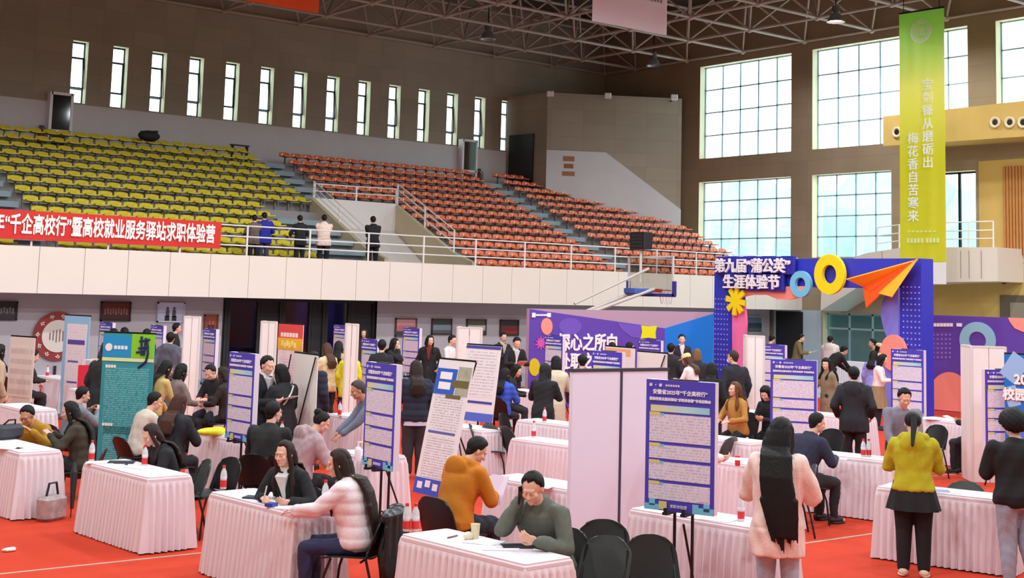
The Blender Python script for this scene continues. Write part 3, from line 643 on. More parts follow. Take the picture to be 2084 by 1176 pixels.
aboard('pink_wave', wave, PINK, -.06)
aboard('salmon_wave', [(1500, 594), (1500, 606), (1530, 600), (1560, 600), (1582, 609), (1605, 610), (1640, 602), (1640, 582), (1560, 584)], SALM, -.02)
aboard('lilac_wave', [(1828, 585), (1806, 590), (1795, 615), (1792, 640), (1797, 665), (1806, 690), (1806, 720), (1795, 750), (1790, 800), (1790, 900), (1828, 900)], LILA, -.04)
def disc(cx, cy, r, ri=None, n=40):
    y, z = ap(cx, cy); return y, z
def ring(name, cx, cy, rx, ry, rin, m, x0, th=.1):
    y, z = ap(cx, cy, x0); sy = abs(ap(cx+rx, cy, x0)[0]-y); sz = abs(ap(cx, cy+ry, x0)[1]-z); n = 48; mb = MB()
    c = [[(x, y+sy*s*math.cos(2*math.pi*i/n), z+sz*s*math.sin(2*math.pi*i/n)) for i in range(n)] for s, x in ((1, x0+th), (1, x0), (rin, x0), (rin, x0+th))]
    if rin > 0: mb.rings(c+[c[0]], caps=False)
    else: mb.rings(c[:2])
    return obj(name, mb, m, t)
ring('yellow_ring', 1687, 558, 31, 41, .47, YELW, -.16); ring('light_blue_ring', 1628, 578, 21, 27, .5, LBLU, -.14); ring('salmon_disc', 1817, 718, 26, 37, 0, SALM, -.12)
star = []
for k in range(16):
    q = 2*math.pi*k/16; r = (21, 7)[k % 2]; star.append((1496+r*math.cos(q+.1)*.95, 612+r*1.12*math.sin(q+.1)))
st = MB(); y, z = ap(1496, 612, -.2); sp_ = []
for k in range(8):
    q = 2*math.pi*k/8+.15
    for dq, r_ in ((-.39, .15), (-.2, .36), (.2, .36)): sp_.append((y+r_*math.cos(q+dq), z+r_*1.12*math.sin(q+dq)))
st.prism(sp_, (-.2, 0, 0), (0, 1, 0), (0, 0, 1), .07)
obj('yellow_star', st, YELW, t)
# paper plane: folded sheets with a keel
def pt(px, py, dx): q = at_x(px, py, AX+dx); return (dx, q.y, q.z)
nose = pt(1868, 527, -.1); OR1 = mat((255, 178, 44), .5); OR2 = mat((238, 84, 20), .5)
def slab(name, a, b, c, m, th=.03):
    mb = MB(); A, B, C_ = Vector(a), Vector(b), Vector(c); nn = (B-A).cross(C_-A).normalized()*th
    mb.add([A, B, C_, A+nn, B+nn, C_+nn], [(0, 2, 1), (3, 4, 5), (0, 1, 4, 3), (1, 2, 5, 4), (2, 0, 3, 5)]); return obj(name, mb, m, pl)
pl = obj('paper_plane', MB().box(pt(1800, 560, .0), (.06, .1, .1)), OR2, t)
slab('far_wing', nose, pt(1723, 567, -.55), pt(1757, 582, -.12), OR1); slab('near_wing', nose, pt(1773, 594, -.12), pt(1815, 605, -.75), OR1)
slab('keel_side', nose, pt(1757, 582, -.12), pt(1764, 627, -.5), OR2); slab('keel_side', nose, pt(1773, 594, -.12), pt(1764, 627, -.5), mat((214, 60, 20), .5))
slab('keel_side', nose, pt(1757, 582, -.14), pt(1773, 594, -.3), OR2)
OUTL = mat((42, 40, 160), .5)
for body, cx, cy, wpx, k in (('第九届“蒲公英”', 1526, 540, 152, 1), ('生涯体验节', 1525, 573, 114, 1)):
    me = text(body, 1, .03, .022); X_ = [v.co.x for v in me.vertices]; Z_ = [v.co.z for v in me.vertices]
    ya, yb = ap(cx-wpx/2, cy, -.3)[0], ap(cx+wpx/2, cy, -.3)[0]; s_ = abs(yb-ya)/(max(X_)-min(X_)); y, z = ap(cx, cy, -.3)
    h_ = abs(ap(cx, cy-16, -.3)[1]-ap(cx, cy+16, -.3)[1])/(max(Z_)-min(Z_))*.92
    rb_ = MB(); N_ = len(body)
    for k_ in range(N_): rb_.rbox(((min(X_)+(max(X_)-min(X_))*(k_+.5)/N_), 0, (max(Z_)+min(Z_))/2+.03*(k_ % 2)), ((max(X_)-min(X_))/N_+.3, .1+.004*(k_ % 2), max(Z_)-min(Z_)+.26), .04)
    for nm, m, bo, dx in (('title_backing', OUTL, .15, -.10), ('title_lettering', WHT, .035, -.24)):
        me2 = rb_.mesh('title_backing') if nm == 'title_backing' else me
        o = obj(nm, me2, m, t, (dx, y-(max(X_)+min(X_))/2*s_*-1*0, z-(max(Z_)+min(Z_))/2*h_), -math.pi/2); o.scale = (s_, 1, h_)
    x_c = (max(X_)+min(X_))/2
# --- purple and blue backdrop
YBW = 25.2
P_ = [at_y(px, py, YBW) for px, py in ((1078, 628), (1453, 635))]; o0 = Vector((P_[0].x, YBW, 0))
t = thing('backdrop_wall', 'wide backdrop wall printed purple and blue with a white slogan', 'wall panel', o0)
def wl(px, py): p = at_y(px, py, YBW); return (p.x-o0.x, p.z)
Lb, hb_ = P_[1].x-P_[0].x, P_[0].z
PM = MB(); PM.box((Lb/2, .06, hb_/2), (Lb, .1, hb_))
def flatpoly(pts, m, y):
    PM.prism([(x, min(max(z, .01), hb_-.01)) for x, z in pts][::-1], (0, y+.012, 0), (1, 0, 0), (0, 0, 1), .012, m)
cz = wl(1353, 668); flatpoly([(.01, hb_-.01), cz, (cz[0], .01), (.01, .01)], 1, -.004); flatpoly([cz, (Lb-.01, wl(1453, 638)[1]), (Lb-.01, .01), (cz[0], .01)], 2, -.004)
obj('panel', PM, [mat((176, 146, 168), .6, .03, 1), PURP, mat((0, 118, 214), .55, .03, 1)], t)
def blob(name, pts, m, y=-.02, th=.015):
    mb = MB(); mb.prism([wl(*p) for p in pts][::-1], (0, y+th, 0), (1, 0, 0), (0, 0, 1), th); return obj(name, mb, m, t)
def oval(cx, cy, rx, ry, n=28): return [(cx+rx*math.cos(2*math.pi*k/n), cy+ry*math.sin(2*math.pi*k/n)) for k in range(n)]
LP = mat((108, 80, 186), .55)
blob('salmon_disc', oval(1112, 664, 11.5, 17), SALM); blob('lilac_patch', oval(1160, 664, 23, 17), LP, -.012); blob('lilac_patch', [(1255, 656), (1305, 663), (1302, 688), (1285, 686), (1266, 672)], LP, -.012)
blob('yellow_disc', oval(1087, 747, 11, 18), mat((214, 190, 30), .5)); blob('yellow_patch', [(1304, 662), (1320, 664), (1336, 663), (1333, 677), (1334, 689), (1318, 687), (1303, 689), (1306, 676)], mat((226, 220, 20), .5))
blob('pink_burst', [(1100+(13 if k % 2 else 6)*math.cos(2*math.pi*k/20), 698+(15 if k % 2 else 7)*math.sin(2*math.pi*k/20)) for k in range(20)], mat((206, 84, 168), .5))
mb = MB()
for k in range(7): x, z = wl(1085+4.2*k, 641); mb.box((x, -.02, z), (.045 if k else .1, .02, .045 if k else .11))
x, z = wl(1116, 641); mb.box((x, -.02, z), (.11, .02, .1)); obj('small_logo', mb, WHT, t)
for body, cx, cy, wpx, hpx in (('探心之所向', 1195, 696, 120, 36), ('赴职之所往', 1195, 734, 120, 34)):
    me = text(body, 1, .01, .03); X_ = [v.co.x for v in me.vertices]; Z_ = [v.co.z for v in me.vertices]; x, z = wl(cx, cy)
    s_ = (wl(cx+wpx/2, cy)[0]-wl(cx-wpx/2, cy)[0])/(max(X_)-min(X_)); h_ = (wl(cx, cy-hpx/2)[1]-wl(cx, cy+hpx/2)[1])/(max(Z_)-min(Z_))
    o = obj('slogan_lettering', me, WHT, t, (x-(max(X_)+min(X_))/2*s_, -.03, z-(max(Z_)+min(Z_))/2*h_)); o.scale = (s_, 1, h_)
XW = 31.2
a = at_x(1877, 640, XW)
t = thing('backdrop_wall', 'purple backdrop wall with light blue ring right of the arch', 'wall panel', (XW, a.y, 0), -math.pi/2)
Lw = 9.0; hz = a.z
PM = MB(); PM.box((Lw/2, .05, hz/2), (Lw, .1, hz))
def sl_(px, py): p = at_x(px, py, XW); return (a.y-p.y, p.z)
def blob2(name, pts, m, y=-.02, th=.015):
    mb = MB(); mb.prism([(x, min(max(z, .02), hz)) for x, z in [sl_(*p) for p in pts]], (0, y, 0), (1, 0, 0), (0, 0, 1), -th); return obj(name, mb, m, t)
blob2('salmon_disc', oval(1932, 812, 43, 55, 40), SALM); blob2('salmon_corner', [(2052, 640), (2056, 655), (2066, 668), (2082, 675), (2110, 676), (2130, 640)], SALM)
n_ = 40; c0 = sl_(1990, 693); rx_ = sl_(2027, 693)[0]-c0[0]; rz_ = c0[1]-sl_(1990, 731)[1]; mb = MB()
cc = [[(c0[0]+rx_*s_*math.cos(2*math.pi*i/n_), y_, c0[1]+rz_*s_*math.sin(2*math.pi*i/n_)) for i in range(n_)] for s_, y_ in ((1, 0), (1, -.03), (.48, -.03), (.48, 0))]
mb.rings(cc, caps=False); obj('light_blue_ring', mb, mat((146, 196, 208), .5), t)
for i in range(6):
    for k in range(6): x, z = sl_(1892+8.3*i, 681+9.2*k); PM.box((x, -.004, z), (.05, .012, .05), m=1)
obj('panel', PM, [mat((96, 64, 160), .55, .03, 1), mat((150, 118, 200), .5)], t)
mb = MB(); x, z = sl_(1894, 661); mb.ell((x, -.01, z), (.09, .02, .09))
for k in range(6): x, z = sl_(1904+6.6*k, 661); mb.box((x, -.02, z), (.08, .02, .09))
x, z = sl_(1953, 661); mb.box((x, -.02, z), (.15, .02, .09)); obj('small_logo', mb, WHT, t)
# --- basketball hoop seen from behind
p = at_d(1325, 561, 38.6); t = thing('basketball_hoop', 'basketball hoop with clear backboard and blue padded edge', 'basketball hoop', (p.x, p.y, 0)); zc = p.z
GB = MB(); GB.box((0, 0, zc), (.03, 1.8, 1.05)); obj('backboard', GB, glassmat('clear_board', (225, 225, 222), .06), t)
mb = MB()
for s_ in (-1, 1): mb.box((-.02, s_*.9, zc), (.05, .05, 1.1))
for s_ in (-1, 1): mb.box((-.02, 0, zc+s_*.54), (.05, 1.8, .05))
obj('board_frame', mb, mat((206, 200, 196), .4), t); NAVY = mat((52, 46, 132), .6)
mb = MB(); mb.box((0, 0, zc-.55), (.1, 1.92, .09))
for s_ in (-1, 1): mb.box((0, s_*.94, zc-.36), (.1, .08, .42))
obj('edge_padding', mb, NAVY, t)
obj('rim', MB().tube([(.62+.23*math.cos(q), .23*math.sin(q), zc-.4) for q in np.linspace(0, 2*math.pi, 25)], .014), mat((224, 80, 40), .4), t)
obj('rim_bracket', MB().box((.2, 0, zc-.42), (.36, .16, .1)), mat((220, 70, 40), .4), t)
mb = MB()
for k in range(12):
    q = 2*math.pi*k/12; q2 = q+.5; q3 = q-.5
    for e_ in (q2, q3): mb.tube([(.62+.23*math.cos(q), .23*math.sin(q), zc-.4), (.62+.15*math.cos(e_), .15*math.sin(e_), zc-.8)], .007, 4)
obj('net', mb, mat((236, 214, 214), .8), t)
mb = MB(); mb.cyl((-.12, .25, zc-.38), (-3.0, .1, zc-1.25), .05, n=8); mb.cyl((-.12, -.25, zc-.38), (-3.0, -.1, zc-1.25), .05, n=8); mb.cyl((-.1, 0, zc+.2), (-2.9, 0, zc-.85), .04, n=8)
obj('arm', mb, mat((200, 188, 180), .45), t); obj('arm_pad', MB().rbox((-.5, 0, zc-.45), (.7, .5, .16), .04), mat((66, 96, 170), .6), t)
mb = MB(); mb.box((-3.3, 0, .25), (1.6, 1.0, .5)); mb.box((-3.1, 0, 1.1), (.4, .5, 1.6)); obj('base', mb, NAVY, t)
obj('clock_pole', MB().cyl((-.15, .28, zc-.2), (-.15, .28, zc+.78), .04, n=8), mat((214, 206, 200), .4), t)
mb = MB(); mb.rbox((-.15, .28, zc+1.0), (.35, .62, .5), .03)
for r_ in range(4):
    for k in range(5): mb.box((-.328, .1+.09*k, zc+.85+.1*r_), (.012, .04, .04), m=1)
obj('shot_clock', mb, [mat((24, 24, 24), .5), mat((70, 60, 60), .5)], t)

# ------------------------------------------------------------------ boards and banners of the booths
def solve_yaw(p, w, wpx, right_near=True):
    best = None
    for dg in range(-95, -20) if right_near else range(-30, 60):
        q = R(dg); e = Vector((math.cos(q), math.sin(q), 0))*w/2; X_ = []
        for s_ in (-1, 1):
            c = np.array(p+e*s_)-np.array([0, 0, HC]); X_.append(PCX+F*(c@RI)/(c@_f))
        er = abs(X_[1]-X_[0]-wpx)
        if best is None or er < best[0]: best = (er, q)
    return best[1]
SHB = mat((76, 62, 182), .5, name='board_blue'); SHW = linesmat('board_print', (228, 216, 230), (198, 186, 206), .026, dens=.5); SHP = mat((224, 212, 228), .5, name='board_white')
PILL = gradmat('board_pill', [(0, (226, 216, 150)), (.6, (190, 222, 222)), (1, (150, 208, 226))], 'X', -.3, .3); CYN = mat((122, 196, 226), .5); YTAB = mat((220, 206, 130), .5)
BW, BH = .7, 1.2
T1 = text('安徽省2025年“千企高校行”', .047, .002, .0016); T2 = text('暨高校就业服务驿站“求职体验营”专场招聘会', .0315, .002, .0013); T3 = text('求职体验营', .035, .002)
def sign_proto():
    t = thing('easel_sign', 'x', 'sign', (0, 0, 0), 0, 'blue info boards on black easels')
    obj('board', MB().box((0, .04, .8+BH/2), (BW, .08, BH)), mat((226, 214, 226), .5), t)
    mb = MB(); z0 = .8
    def q(x0_, x1_, za, zb3, m, y=-.004): mb.box(((x0_+x1_)/2, y+.002, z0+(za+zb3)/2), (x1_-x0_, .005, zb3-za), m=m)
    q(-BW/2, BW/2, 0, BH, 0, -.002)
    q(-.3, .3, .905, .965, 3, -.006)
    for za, zb3 in ((.63, .885), (.475, .60), (.28, .445), (.10, .25)): q(-.31, .31, za, zb3, 1, -.006)
    for zb3 in (.9, .614, .459, .264): q(-.31, -.2, zb3-.03, zb3, 4, -.008); q(-.2, -.16, zb3-.03, zb3-.008, 5, -.008)
    q(.2, .29, .115, .235, 2, -.009)
    for k, (xa, xb, za, zb3) in enumerate(((-.35, -.2, .0, .055), (-.2, -.12, .01, .085), (.14, .2, .0, .085), (.2, .35, .0, .06), (-.3, -.24, .04, .1), (.25, .31, .03, .1))): q(xa, xb, za, zb3, (5, 4, 5, 5, 5, 5)[k], -.01)
    for k in range(3): mb.cyl((-.3+.05*k, -.006, z0+1.15), (-.3+.05*k, -.012, z0+1.15), .016 if k != 1 else .006, n=12, m=2)
    for k in range(6): mb.box((-.14+.025*k, -.006, z0+1.15), (.017, .006, .018), m=2)
    s_ = obj('printed_sheet', mb, [SHB, SHW, SHP, PILL, YTAB, CYN], t)
    L1 = mat((244, 236, 246), .5)
    obj('title_lettering', T1, L1, t, (0, -.009, z0+1.085)); obj('title_lettering', T2, L1, t, (0, -.009, z0+1.02)); obj('foot_lettering', T3, L1, t, (0, -.012, z0+.045))
    for sx in (-.09, .09): obj('pole', MB().cyl((sx, .11, .02), (sx, .11, 1.6), .016, n=8), BLACK, t)
    mb = MB()
    for sx in (-.09, .09): mb.box((sx, -.005, .79), (.05, .22, .025)); mb.box((sx, -.1, .81), (.03, .02, .06))
    mb.box((0, .1, .79), (.2, .02, .02)); obj('ledge', mb, BLACK, t); mb = MB()
    for sx in (-.3, .3): mb.cyl((sx, -.15, .012), (0, .12, .05), .012, n=6)
    mb.cyl((0, .5, .012), (0, .11, .9), .012, n=6); mb.cyl((-.09, .11, .4), (.09, .11, .4), .01, n=6); obj('foot_bars', mb, BLACK, t)
    obj('top_clip', MB().box((.02, .035, .8+BH+.004), (.3, .05, .016)), BLACK, t); return t
sp = sign_proto(); dz0 = 0
SIGNS = [  # px centre of top edge, height px of the board, width px
    (1385, 775, 261, 140, 'large blue info board beside the woman in the pale pink sweater'),
    (776, 739, 209, 62, 'blue info board left of the woman in the navy padded jacket'),
    (493, 718, 175, 52, 'blue info board left of the man in the black suit'),
    (1615, 732, 160, 94, 'blue info board behind the woman in the pale pink sweater'),
    (1846, 711, 132, 66, 'blue info board right of the woman in the white sweater'),
    (1569, 701, 118, 56, 'blue info board in front of the pink arch leg'),
    (752, 690, 118, 30, 'narrow blue info board behind the man in grey blue seen in profile'),
    (837, 667, 98, 34, 'blue info board left of the woman in the red shirt'),
    (427, 669, 110, 26, 'blue info board right of the plain white column by the portrait poster'),
    (216, 656, 100, 26, 'striped blue info board behind the left edge of the teal banner'),
    (320, 662, 100, 26, 'blue info board behind the right edge of the teal banner'),
    (121, 654, 88, 18, 'tilted narrow blue info board in front of the round emblem'),
    (692, 662, 98, 24, 'blue info board just left of the narrow white column near the doors'),
    (1235, 715, 150, 62, 'blue info board showing above the big white panels'),
    (1127, 683, 108, 36, 'blue info board in front of the white slogan'),
    (1322, 692, 112, 46, 'blue info board under the yellow patch of the purple wall'),
    (2044, 752, 160, 66, 'blue info board behind the right hand blue recruitment banner')]
for i, (px, py, hp, wp, lab) in enumerate(SIGNS):
    sc_ = {0: .92, 1: .93, 2: .9}.get(i, 1.0); D = BH*F/hp*sc_; p = at_d(px, py, D); rz = solve_yaw(p, BW*sc_, wp)
    if i == 0: o = sp; o.location = (p.x, p.y, p.z-2.0); o.rotation_euler = (0, 0, rz); o['label'] = lab
    else: o = dup(sp, (p.x, p.y, p.z-2.0), rz, lab)
    # the easel's legs reach the floor
    dz = p.z/sc_-2.0-(dz0 if i else 0); dz0 = dz if i == 0 else dz0; o.location.z = 0; o.scale = (sc_,)*3
    for ch in o.children:
        if ch.name.split('.')[0] in ('board', 'printed_sheet', 'title_lettering', 'foot_lettering', 'ledge', 'top_clip'): ch.location.z += dz

def stand_banner(name, lab, px, py, D, w, h, wpx, mats, draw, tilt=0.0, rn=True, th=.02, rz=None, cat='banner', back=True, lift=0.0):
    """banner on its own foot; the top edge's middle at (px, py) and distance D"""
    p = at_d(px, py, D); rz = solve_yaw(p, w, wpx, rn) if rz is None else rz
    t = thing(name, lab, cat, (p.x, p.y, 0), rz); h = h or p.z; z0 = p.z-h
    mb = MB(); draw(mb, w, h); s_ = obj('sheet', mb, mats, t, (0, 0, z0)); s_.rotation_euler = (-tilt, 0, 0)
    if tilt: s_.location.y = -math.sin(tilt)*h*.9
    if back: obj('top_bar', MB().box((0, s_.location.y+math.sin(tilt)*h+.012, z0+h*math.cos(tilt)+.01), (w, .03, .03)), DARKMET, t)
    return t, z0, h
def base_roll(t, w): obj('base', MB().rbox((0, .02, .05), (w+.04, .22, .1), .03), mat((170, 168, 172), .35, metal=.5), t)
# teal roll-up
def d_teal(mb, w, h):
    mb.box((0, 0, h/2), (w, .012, h)); mb.box((-w*.22, -.01, h-.19), (w*.56, .008, .3), m=1); mb.box((w*.28, -.01, h-.17), (w*.44, .008, .34), m=2); mb.box((0, -.012, h-.37), (w, .008, .05), m=3)
    mb.box((0, -.008, h-.95), (w*.86, .008, .95), m=4); mb.box((0, -.008, h*.2), (w*.8, .008, h*.3), m=4)
    mb.cyl((-w*.38, -.012, h-.2), (-w*.38, -.02, h-.2), .055, n=16, m=5)
    for k in range(4): mb.box((-w*.25+.055*k, -.016, h-.2), (.042, .006, .05), m=5)
    for k in range(4): mb.box((-w*.4+.042*k, -.016, h-.47), (.034, .006, .04), m=5)
    for k in range(4): mb.box((-w*.4+.042*k, -.016, h*.36), (.034, .006, .04), m=5)
    mb.box((w*.34, -.014, h*.36), (.15, .008, .24), m=6)
    for a_, b_ in (((.17, -.1), (.33, -.07)), ((.2, -.03), (.21, -.3)), ((.16, -.2), (.32, -.17)), ((.27, -.05), (.25, -.3)), ((.29, -.1), (.31, -.27)), ((.31, -.27), (.29, -.38)), ((.29, -.38), (.17, -.48)), ((.13, -.26), (.26, -.23))):
        mb.cyl((a_[0], -.02, h+a_[1]), (b_[0], -.02, h+b_[1]), .018, n=6, m=7)
TEAL = mat((52, 148, 160), .5, .04, 2)
t, z0, h = stand_banner('roll_up_banner', 'teal roll up banner with green corner behind the leftmost middle table', 264, 679, 19.3, .8, 0, 104, [TEAL, mat((30, 150, 206), .5), mat((140, 210, 40), .5), mat((226, 236, 170), .5), linesmat('teal_print', (52, 148, 160), (116, 190, 190), .03), WHT, mat((222, 206, 206), .5), mat((16, 40, 90), .5)], d_teal); base_roll(t, .8)
def d_wb(mb, w, h):
    mb.box((0, 0, h/2), (w, .012, h)); mb.box((w*.03, -.008, h/2-.06), (w*.78, .008, h-.2), m=1); mb.box((w*.03, -.014, h-.52), (w*.66, .006, .09), m=2)
    for z in (.36, .56): mb.box((-w*.05, -.014, h*z), (w*.4, .006, .03), m=2)
t, z0, h = stand_banner('roll_up_banner', 'tall white roll up banner with light blue edge left of the teal one', 158, 643, 27, .8, 0, 52, [mat((150, 200, 232), .5), linesmat('wb_print', (238, 230, 236), (226, 196, 200), .06, dens=.4), mat((92, 76, 170), .5)], d_wb); base_roll(t, .8)
def d_plain(mb, w, h):
    mb.box((0, 0, h/2), (w, .012, h)); mb.box((0, -.008, h*.52), (w*.86, .008, h*.7), m=1)
t, z0, h = stand_banner('easel_board', 'plain cream board with faint print on a black easel at far left', 47, 686, 23, .68, 1.22, 50, [mat((228, 214, 204), .6), linesmat('faint_print', (228, 214, 204), (206, 192, 184), .17, dens=.6)], d_plain, cat='sign')
for sx in (-.1, .1): obj('pole', MB().cyl((sx, .05, 0), (sx, .05, z0+.4), .016, n=8), BLACK, t)
def d_x(mb, w, h):
    mb.box((0, 0, h/2), (w, .01, h)); mb.box((-w*.2, -.008, h-.3), (w*.58, .006, .36), m=1); mb.box((w*.3, -.008, h-.28), (w*.36, .006, .4), m=2); mb.box((w*.24, -.01, h-.32), (w*.46, .006, .1), m=3); mb.box((w*.1, -.01, h-.5), (w*.42, .006, .05), m=3)
    for k in range(2): mb.box((-w*.2, -.012, h-.22-.14*k), (w*.34, .004, .1), m=4)
    mb.box((-.02, -.01, h*.46), (w*.76, .006, .03), m=5); mb.box((0, -.006, h*.62), (w*.8, .004, h*.28), m=6); mb.box((0, -.006, h*.27), (w*.8, .004, h*.32), m=6); mb.box((0, -.01, .11), (w, .006, .22), m=7)
    for k in range(4): mb.box((-w*.34+w*.22*k, -.014, .12+.03*(k % 2)), (w*.14, .004, .09), m=4)
XB = [mat((240, 230, 228), .5), mat((44, 96, 196), .5), mat((176, 170, 150), .5, .4, 8), mat((110, 100, 50), .5), WHT, mat((92, 96, 176), .5), linesmat('x_print', (240, 230, 228), (196, 184, 190), .035), mat((60, 88, 200), .5)]
t, z0, h = stand_banner('x_banner', 'leaning white banner with blue photo header beside the navy padded jacket', 926, 728, 18.6, .8, 1.85, 70, XB, d_x, tilt=R(12), rn=True)
mb = MB(); mb.cyl((-.35, .02, .05), (.36, .1, 1.8), .012, n=6); mb.cyl((.35, .02, .05), (-.36, .1, 1.8), .012, n=6); mb.cyl((0, .06, .9), (0, .5, .02), .012, n=6); obj('cross_poles', mb, BLACK, t)
def d_long(mb, w, h):
    mb.box((0, 0, h/2), (w, .012, h)); mb.box((0, -.008, h-.03), (w, .006, .05), m=1); mb.box((0, -.008, h*.25), (w*.86, .006, .04), m=1); mb.box((0, -.006, h*.62), (w*.84, .004, h*.6), m=2); mb.box((0, -.006, .07), (w, .006, .14), m=3)
t, z0, h = stand_banner('easel_board', 'white notice board with blue foot behind the leaning white banner', 984, 702, 22.5, .8, 1.25, 70, [mat((240, 230, 230), .5), mat((74, 70, 160), .5), linesmat('long_print', (240, 230, 230), (204, 194, 200), .05), mat((84, 110, 206), .5)], d_long, tilt=R(8), cat='sign')
for sx in (-.12, .12): obj('pole', MB().cyl((sx, .03, 0), (sx, .06, z0+.5), .016, n=8), DARKMET, t)
def d_back(mb, w, h):
    mb.box((0, 0, h/2), (w, .012, h))
GREYW = mat((236, 226, 220), .6, .03, 2)
for px, py, D, wpx, lab, tl in ((623, 721, 19, 46, 'white banner back with crossed black stick near the suited man', 0), (1327, 718, 23, 58, 'white banner back with two black sticks above the big white panels', 0)):
    t, z0, h = stand_banner('x_banner', lab, px, py, D, .8, 0, wpx, [GREYW], d_back)
    mb = MB(); mb.cyl((-.38, -.03, h*.12), (.38, -.03, h-.02), .011, n=6); mb.cyl((-.4, -.05, h-.02), (-.62, -.08, h*.55), .011, n=6); obj('stick', mb, BLACK, t)
def d_orange(mb, w, h):
    mb.box((0, 0, h/2), (w, .012, h)); mb.box((0, -.008, h-.15), (w, .006, .3), m=1); mb.box((0, -.012, h-.37), (w, .006, .22), m=2); mb.box((0, -.006, h*.5), (w*.8, .004, h*.4), m=3); mb.box((0, -.006, h*.2), (w*.9, .004, .12), m=1)
    for k in range(6): mb.box((-w*.34+w*.12*k, -.013, h-.2), (w*.09, .006, .08), m=4); mb.box((-w*.3+w*.1*k, -.017, h-.36-.03*(k % 2)), (w*.08, .006, .1), m=5)
t, z0, h = stand_banner('roll_up_banner', 'white roll up banner with red and yellow header by the doors', 593, 660, 25.5, .8, 0, 50, [mat((238, 228, 232), .5), mat((232, 76, 70), .5), mat((244, 186, 50), .5), linesmat('or_print', (238, 228, 232), (214, 196, 206), .05), WHT, mat((250, 240, 140), .5)], d_orange); base_roll(t, .8)
def d_wo(mb, w, h):
    mb.box((0, 0, h/2), (w, .012, h)); mb.box((-w*.06, -.008, h-.08), (w*.86, .006, .12), m=1); mb.box((.05, -.008, h*.7), (.12, .006, .2), m=2); mb.box((.05, -.008, h*.58), (.2, .006, .12), m=3)
t, z0, h = stand_banner('roll_up_banner', 'white roll up banner with orange head beside the white slogan', 1262, 707, 23.6, .8, 0, 60, [mat((238, 224, 226), .5), mat((236, 176, 130), .5), mat((210, 160, 190), .5), mat((190, 170, 200), .5)], d_wo); base_roll(t, .8)
def d_rec(mb, w, h):
    mb.box((0, 0, h/2), (w, .012, h)); mb.box((-w*.3, -.007, h-.2), (.3, .004, .4), m=1, ry=.6); mb.box((-w*.35, -.008, h-.62), (.2, .004, .3), m=1, ry=-.3); mb.box((w*.2, -.008, h-.82), (w*.5, .006, .18), m=2); mb.box((0, -.007, h-1.2), (w*.8, .004, .4), m=3)
RB = [mat((20, 110, 196), .5, .15, 3), mat((150, 186, 228), .5), mat((20, 84, 180), .5), mat((80, 120, 210), .5)]
t, z0, h = stand_banner('roll_up_banner', 'blue recruitment banner with white numerals at the right picture edge', 2096, 723, 19.9, .8, 0, 106, RB, d_rec); base_roll(t, .8)
LR = mat((250, 246, 246), .5); LO = mat((180, 60, 60), .5)
for bd, z_, s_ in (('2025', h-.37, .2), ('校园招聘', h-.6, .19)):
    obj('lettering', text(bd, s_, .004, .008), LR, t, (-.04, -.02, z0+z_)); obj('lettering_shadow', text(bd, s_, .003, .014), LO, t, (-.038, -.012, z0+z_-.004))
# --- white exhibition columns and panels
def column(px, py, D, w, lab, wpx=None, rz=0.0, h=2.1):
    p = at_d(px, py, D); h = p.z; t = thing('white_column', lab, 'column', (p.x, p.y, 0), rz); 
    mb = MB(); n_ = 2; 
    for k in range(n_): mb.box((-w/2+w*(k+.5)/n_, 0, h/2), (w/n_-.012, .05, h)); 
    for k in range(n_): mb.box((-w/2, w*(k+.5)/n_, h/2), (.05, w/n_-.012, h))
    obj('panel', mb, mat((242, 234, 230), .55, .02, 3), t); mb = MB()
    for x, y in ((-w/2, 0), (w/2, 0), (-w/2, w)): mb.cyl((x, y, 0), (x, y, h+.01), .032, n=8)
    mb.box((0, 0, h), (w, .06, .03)); mb.box((-w/2, w/2, h), (.06, w, .03)); obj('post', mb, mat((222, 214, 210), .4), t)
for px, py, D, w, lab in ((392, 645, 26.9, .3, 'white column left of the red portrait poster'), (548, 655, 24.8, .26, 'white column beside the red and yellow banner'), (717, 660, 24.6, .2, 'narrow white column right of the dark doors'), (956, 667, 24.6, .42, 'white column under the brown and white photo'), (1537, 684, 25.8, .32, 'white column in front of the pink arch leg'), (2011, 706, 21.4, .52, 'tall white column in front of the light blue ring')):
    column(px, py, D, w, lab, rz=-.72)
p = at_d(1262, 754, 14.0); t = thing('white_display_panels', 'pair of big white display panels with a dark seam', 'display panel', (p.x, p.y, 0), R(-3)); h = p.z; LAV = mat((232, 222, 240), .5, .02, 1)
w = 1.32
for s_ in (-1, 1): obj('panel', MB().rbox((s_*w/4, 0, h/2), (w/2-.014, .05, h), .015), LAV, t)
obj('seam_post', MB().box((0, -.01, h/2), (.02, .05, h)), mat((70, 64, 90), .5), t); obj('top_rail', MB().box((0, 0, h+.01), (w, .07, .03)), mat((60, 54, 70), .5), t)
mb = MB()
for s_ in (-.6, 0, .6): mb.box((s_, .0, .02), (.06, .5, .04))
obj('foot', mb, mat((150, 146, 150), .5), t)

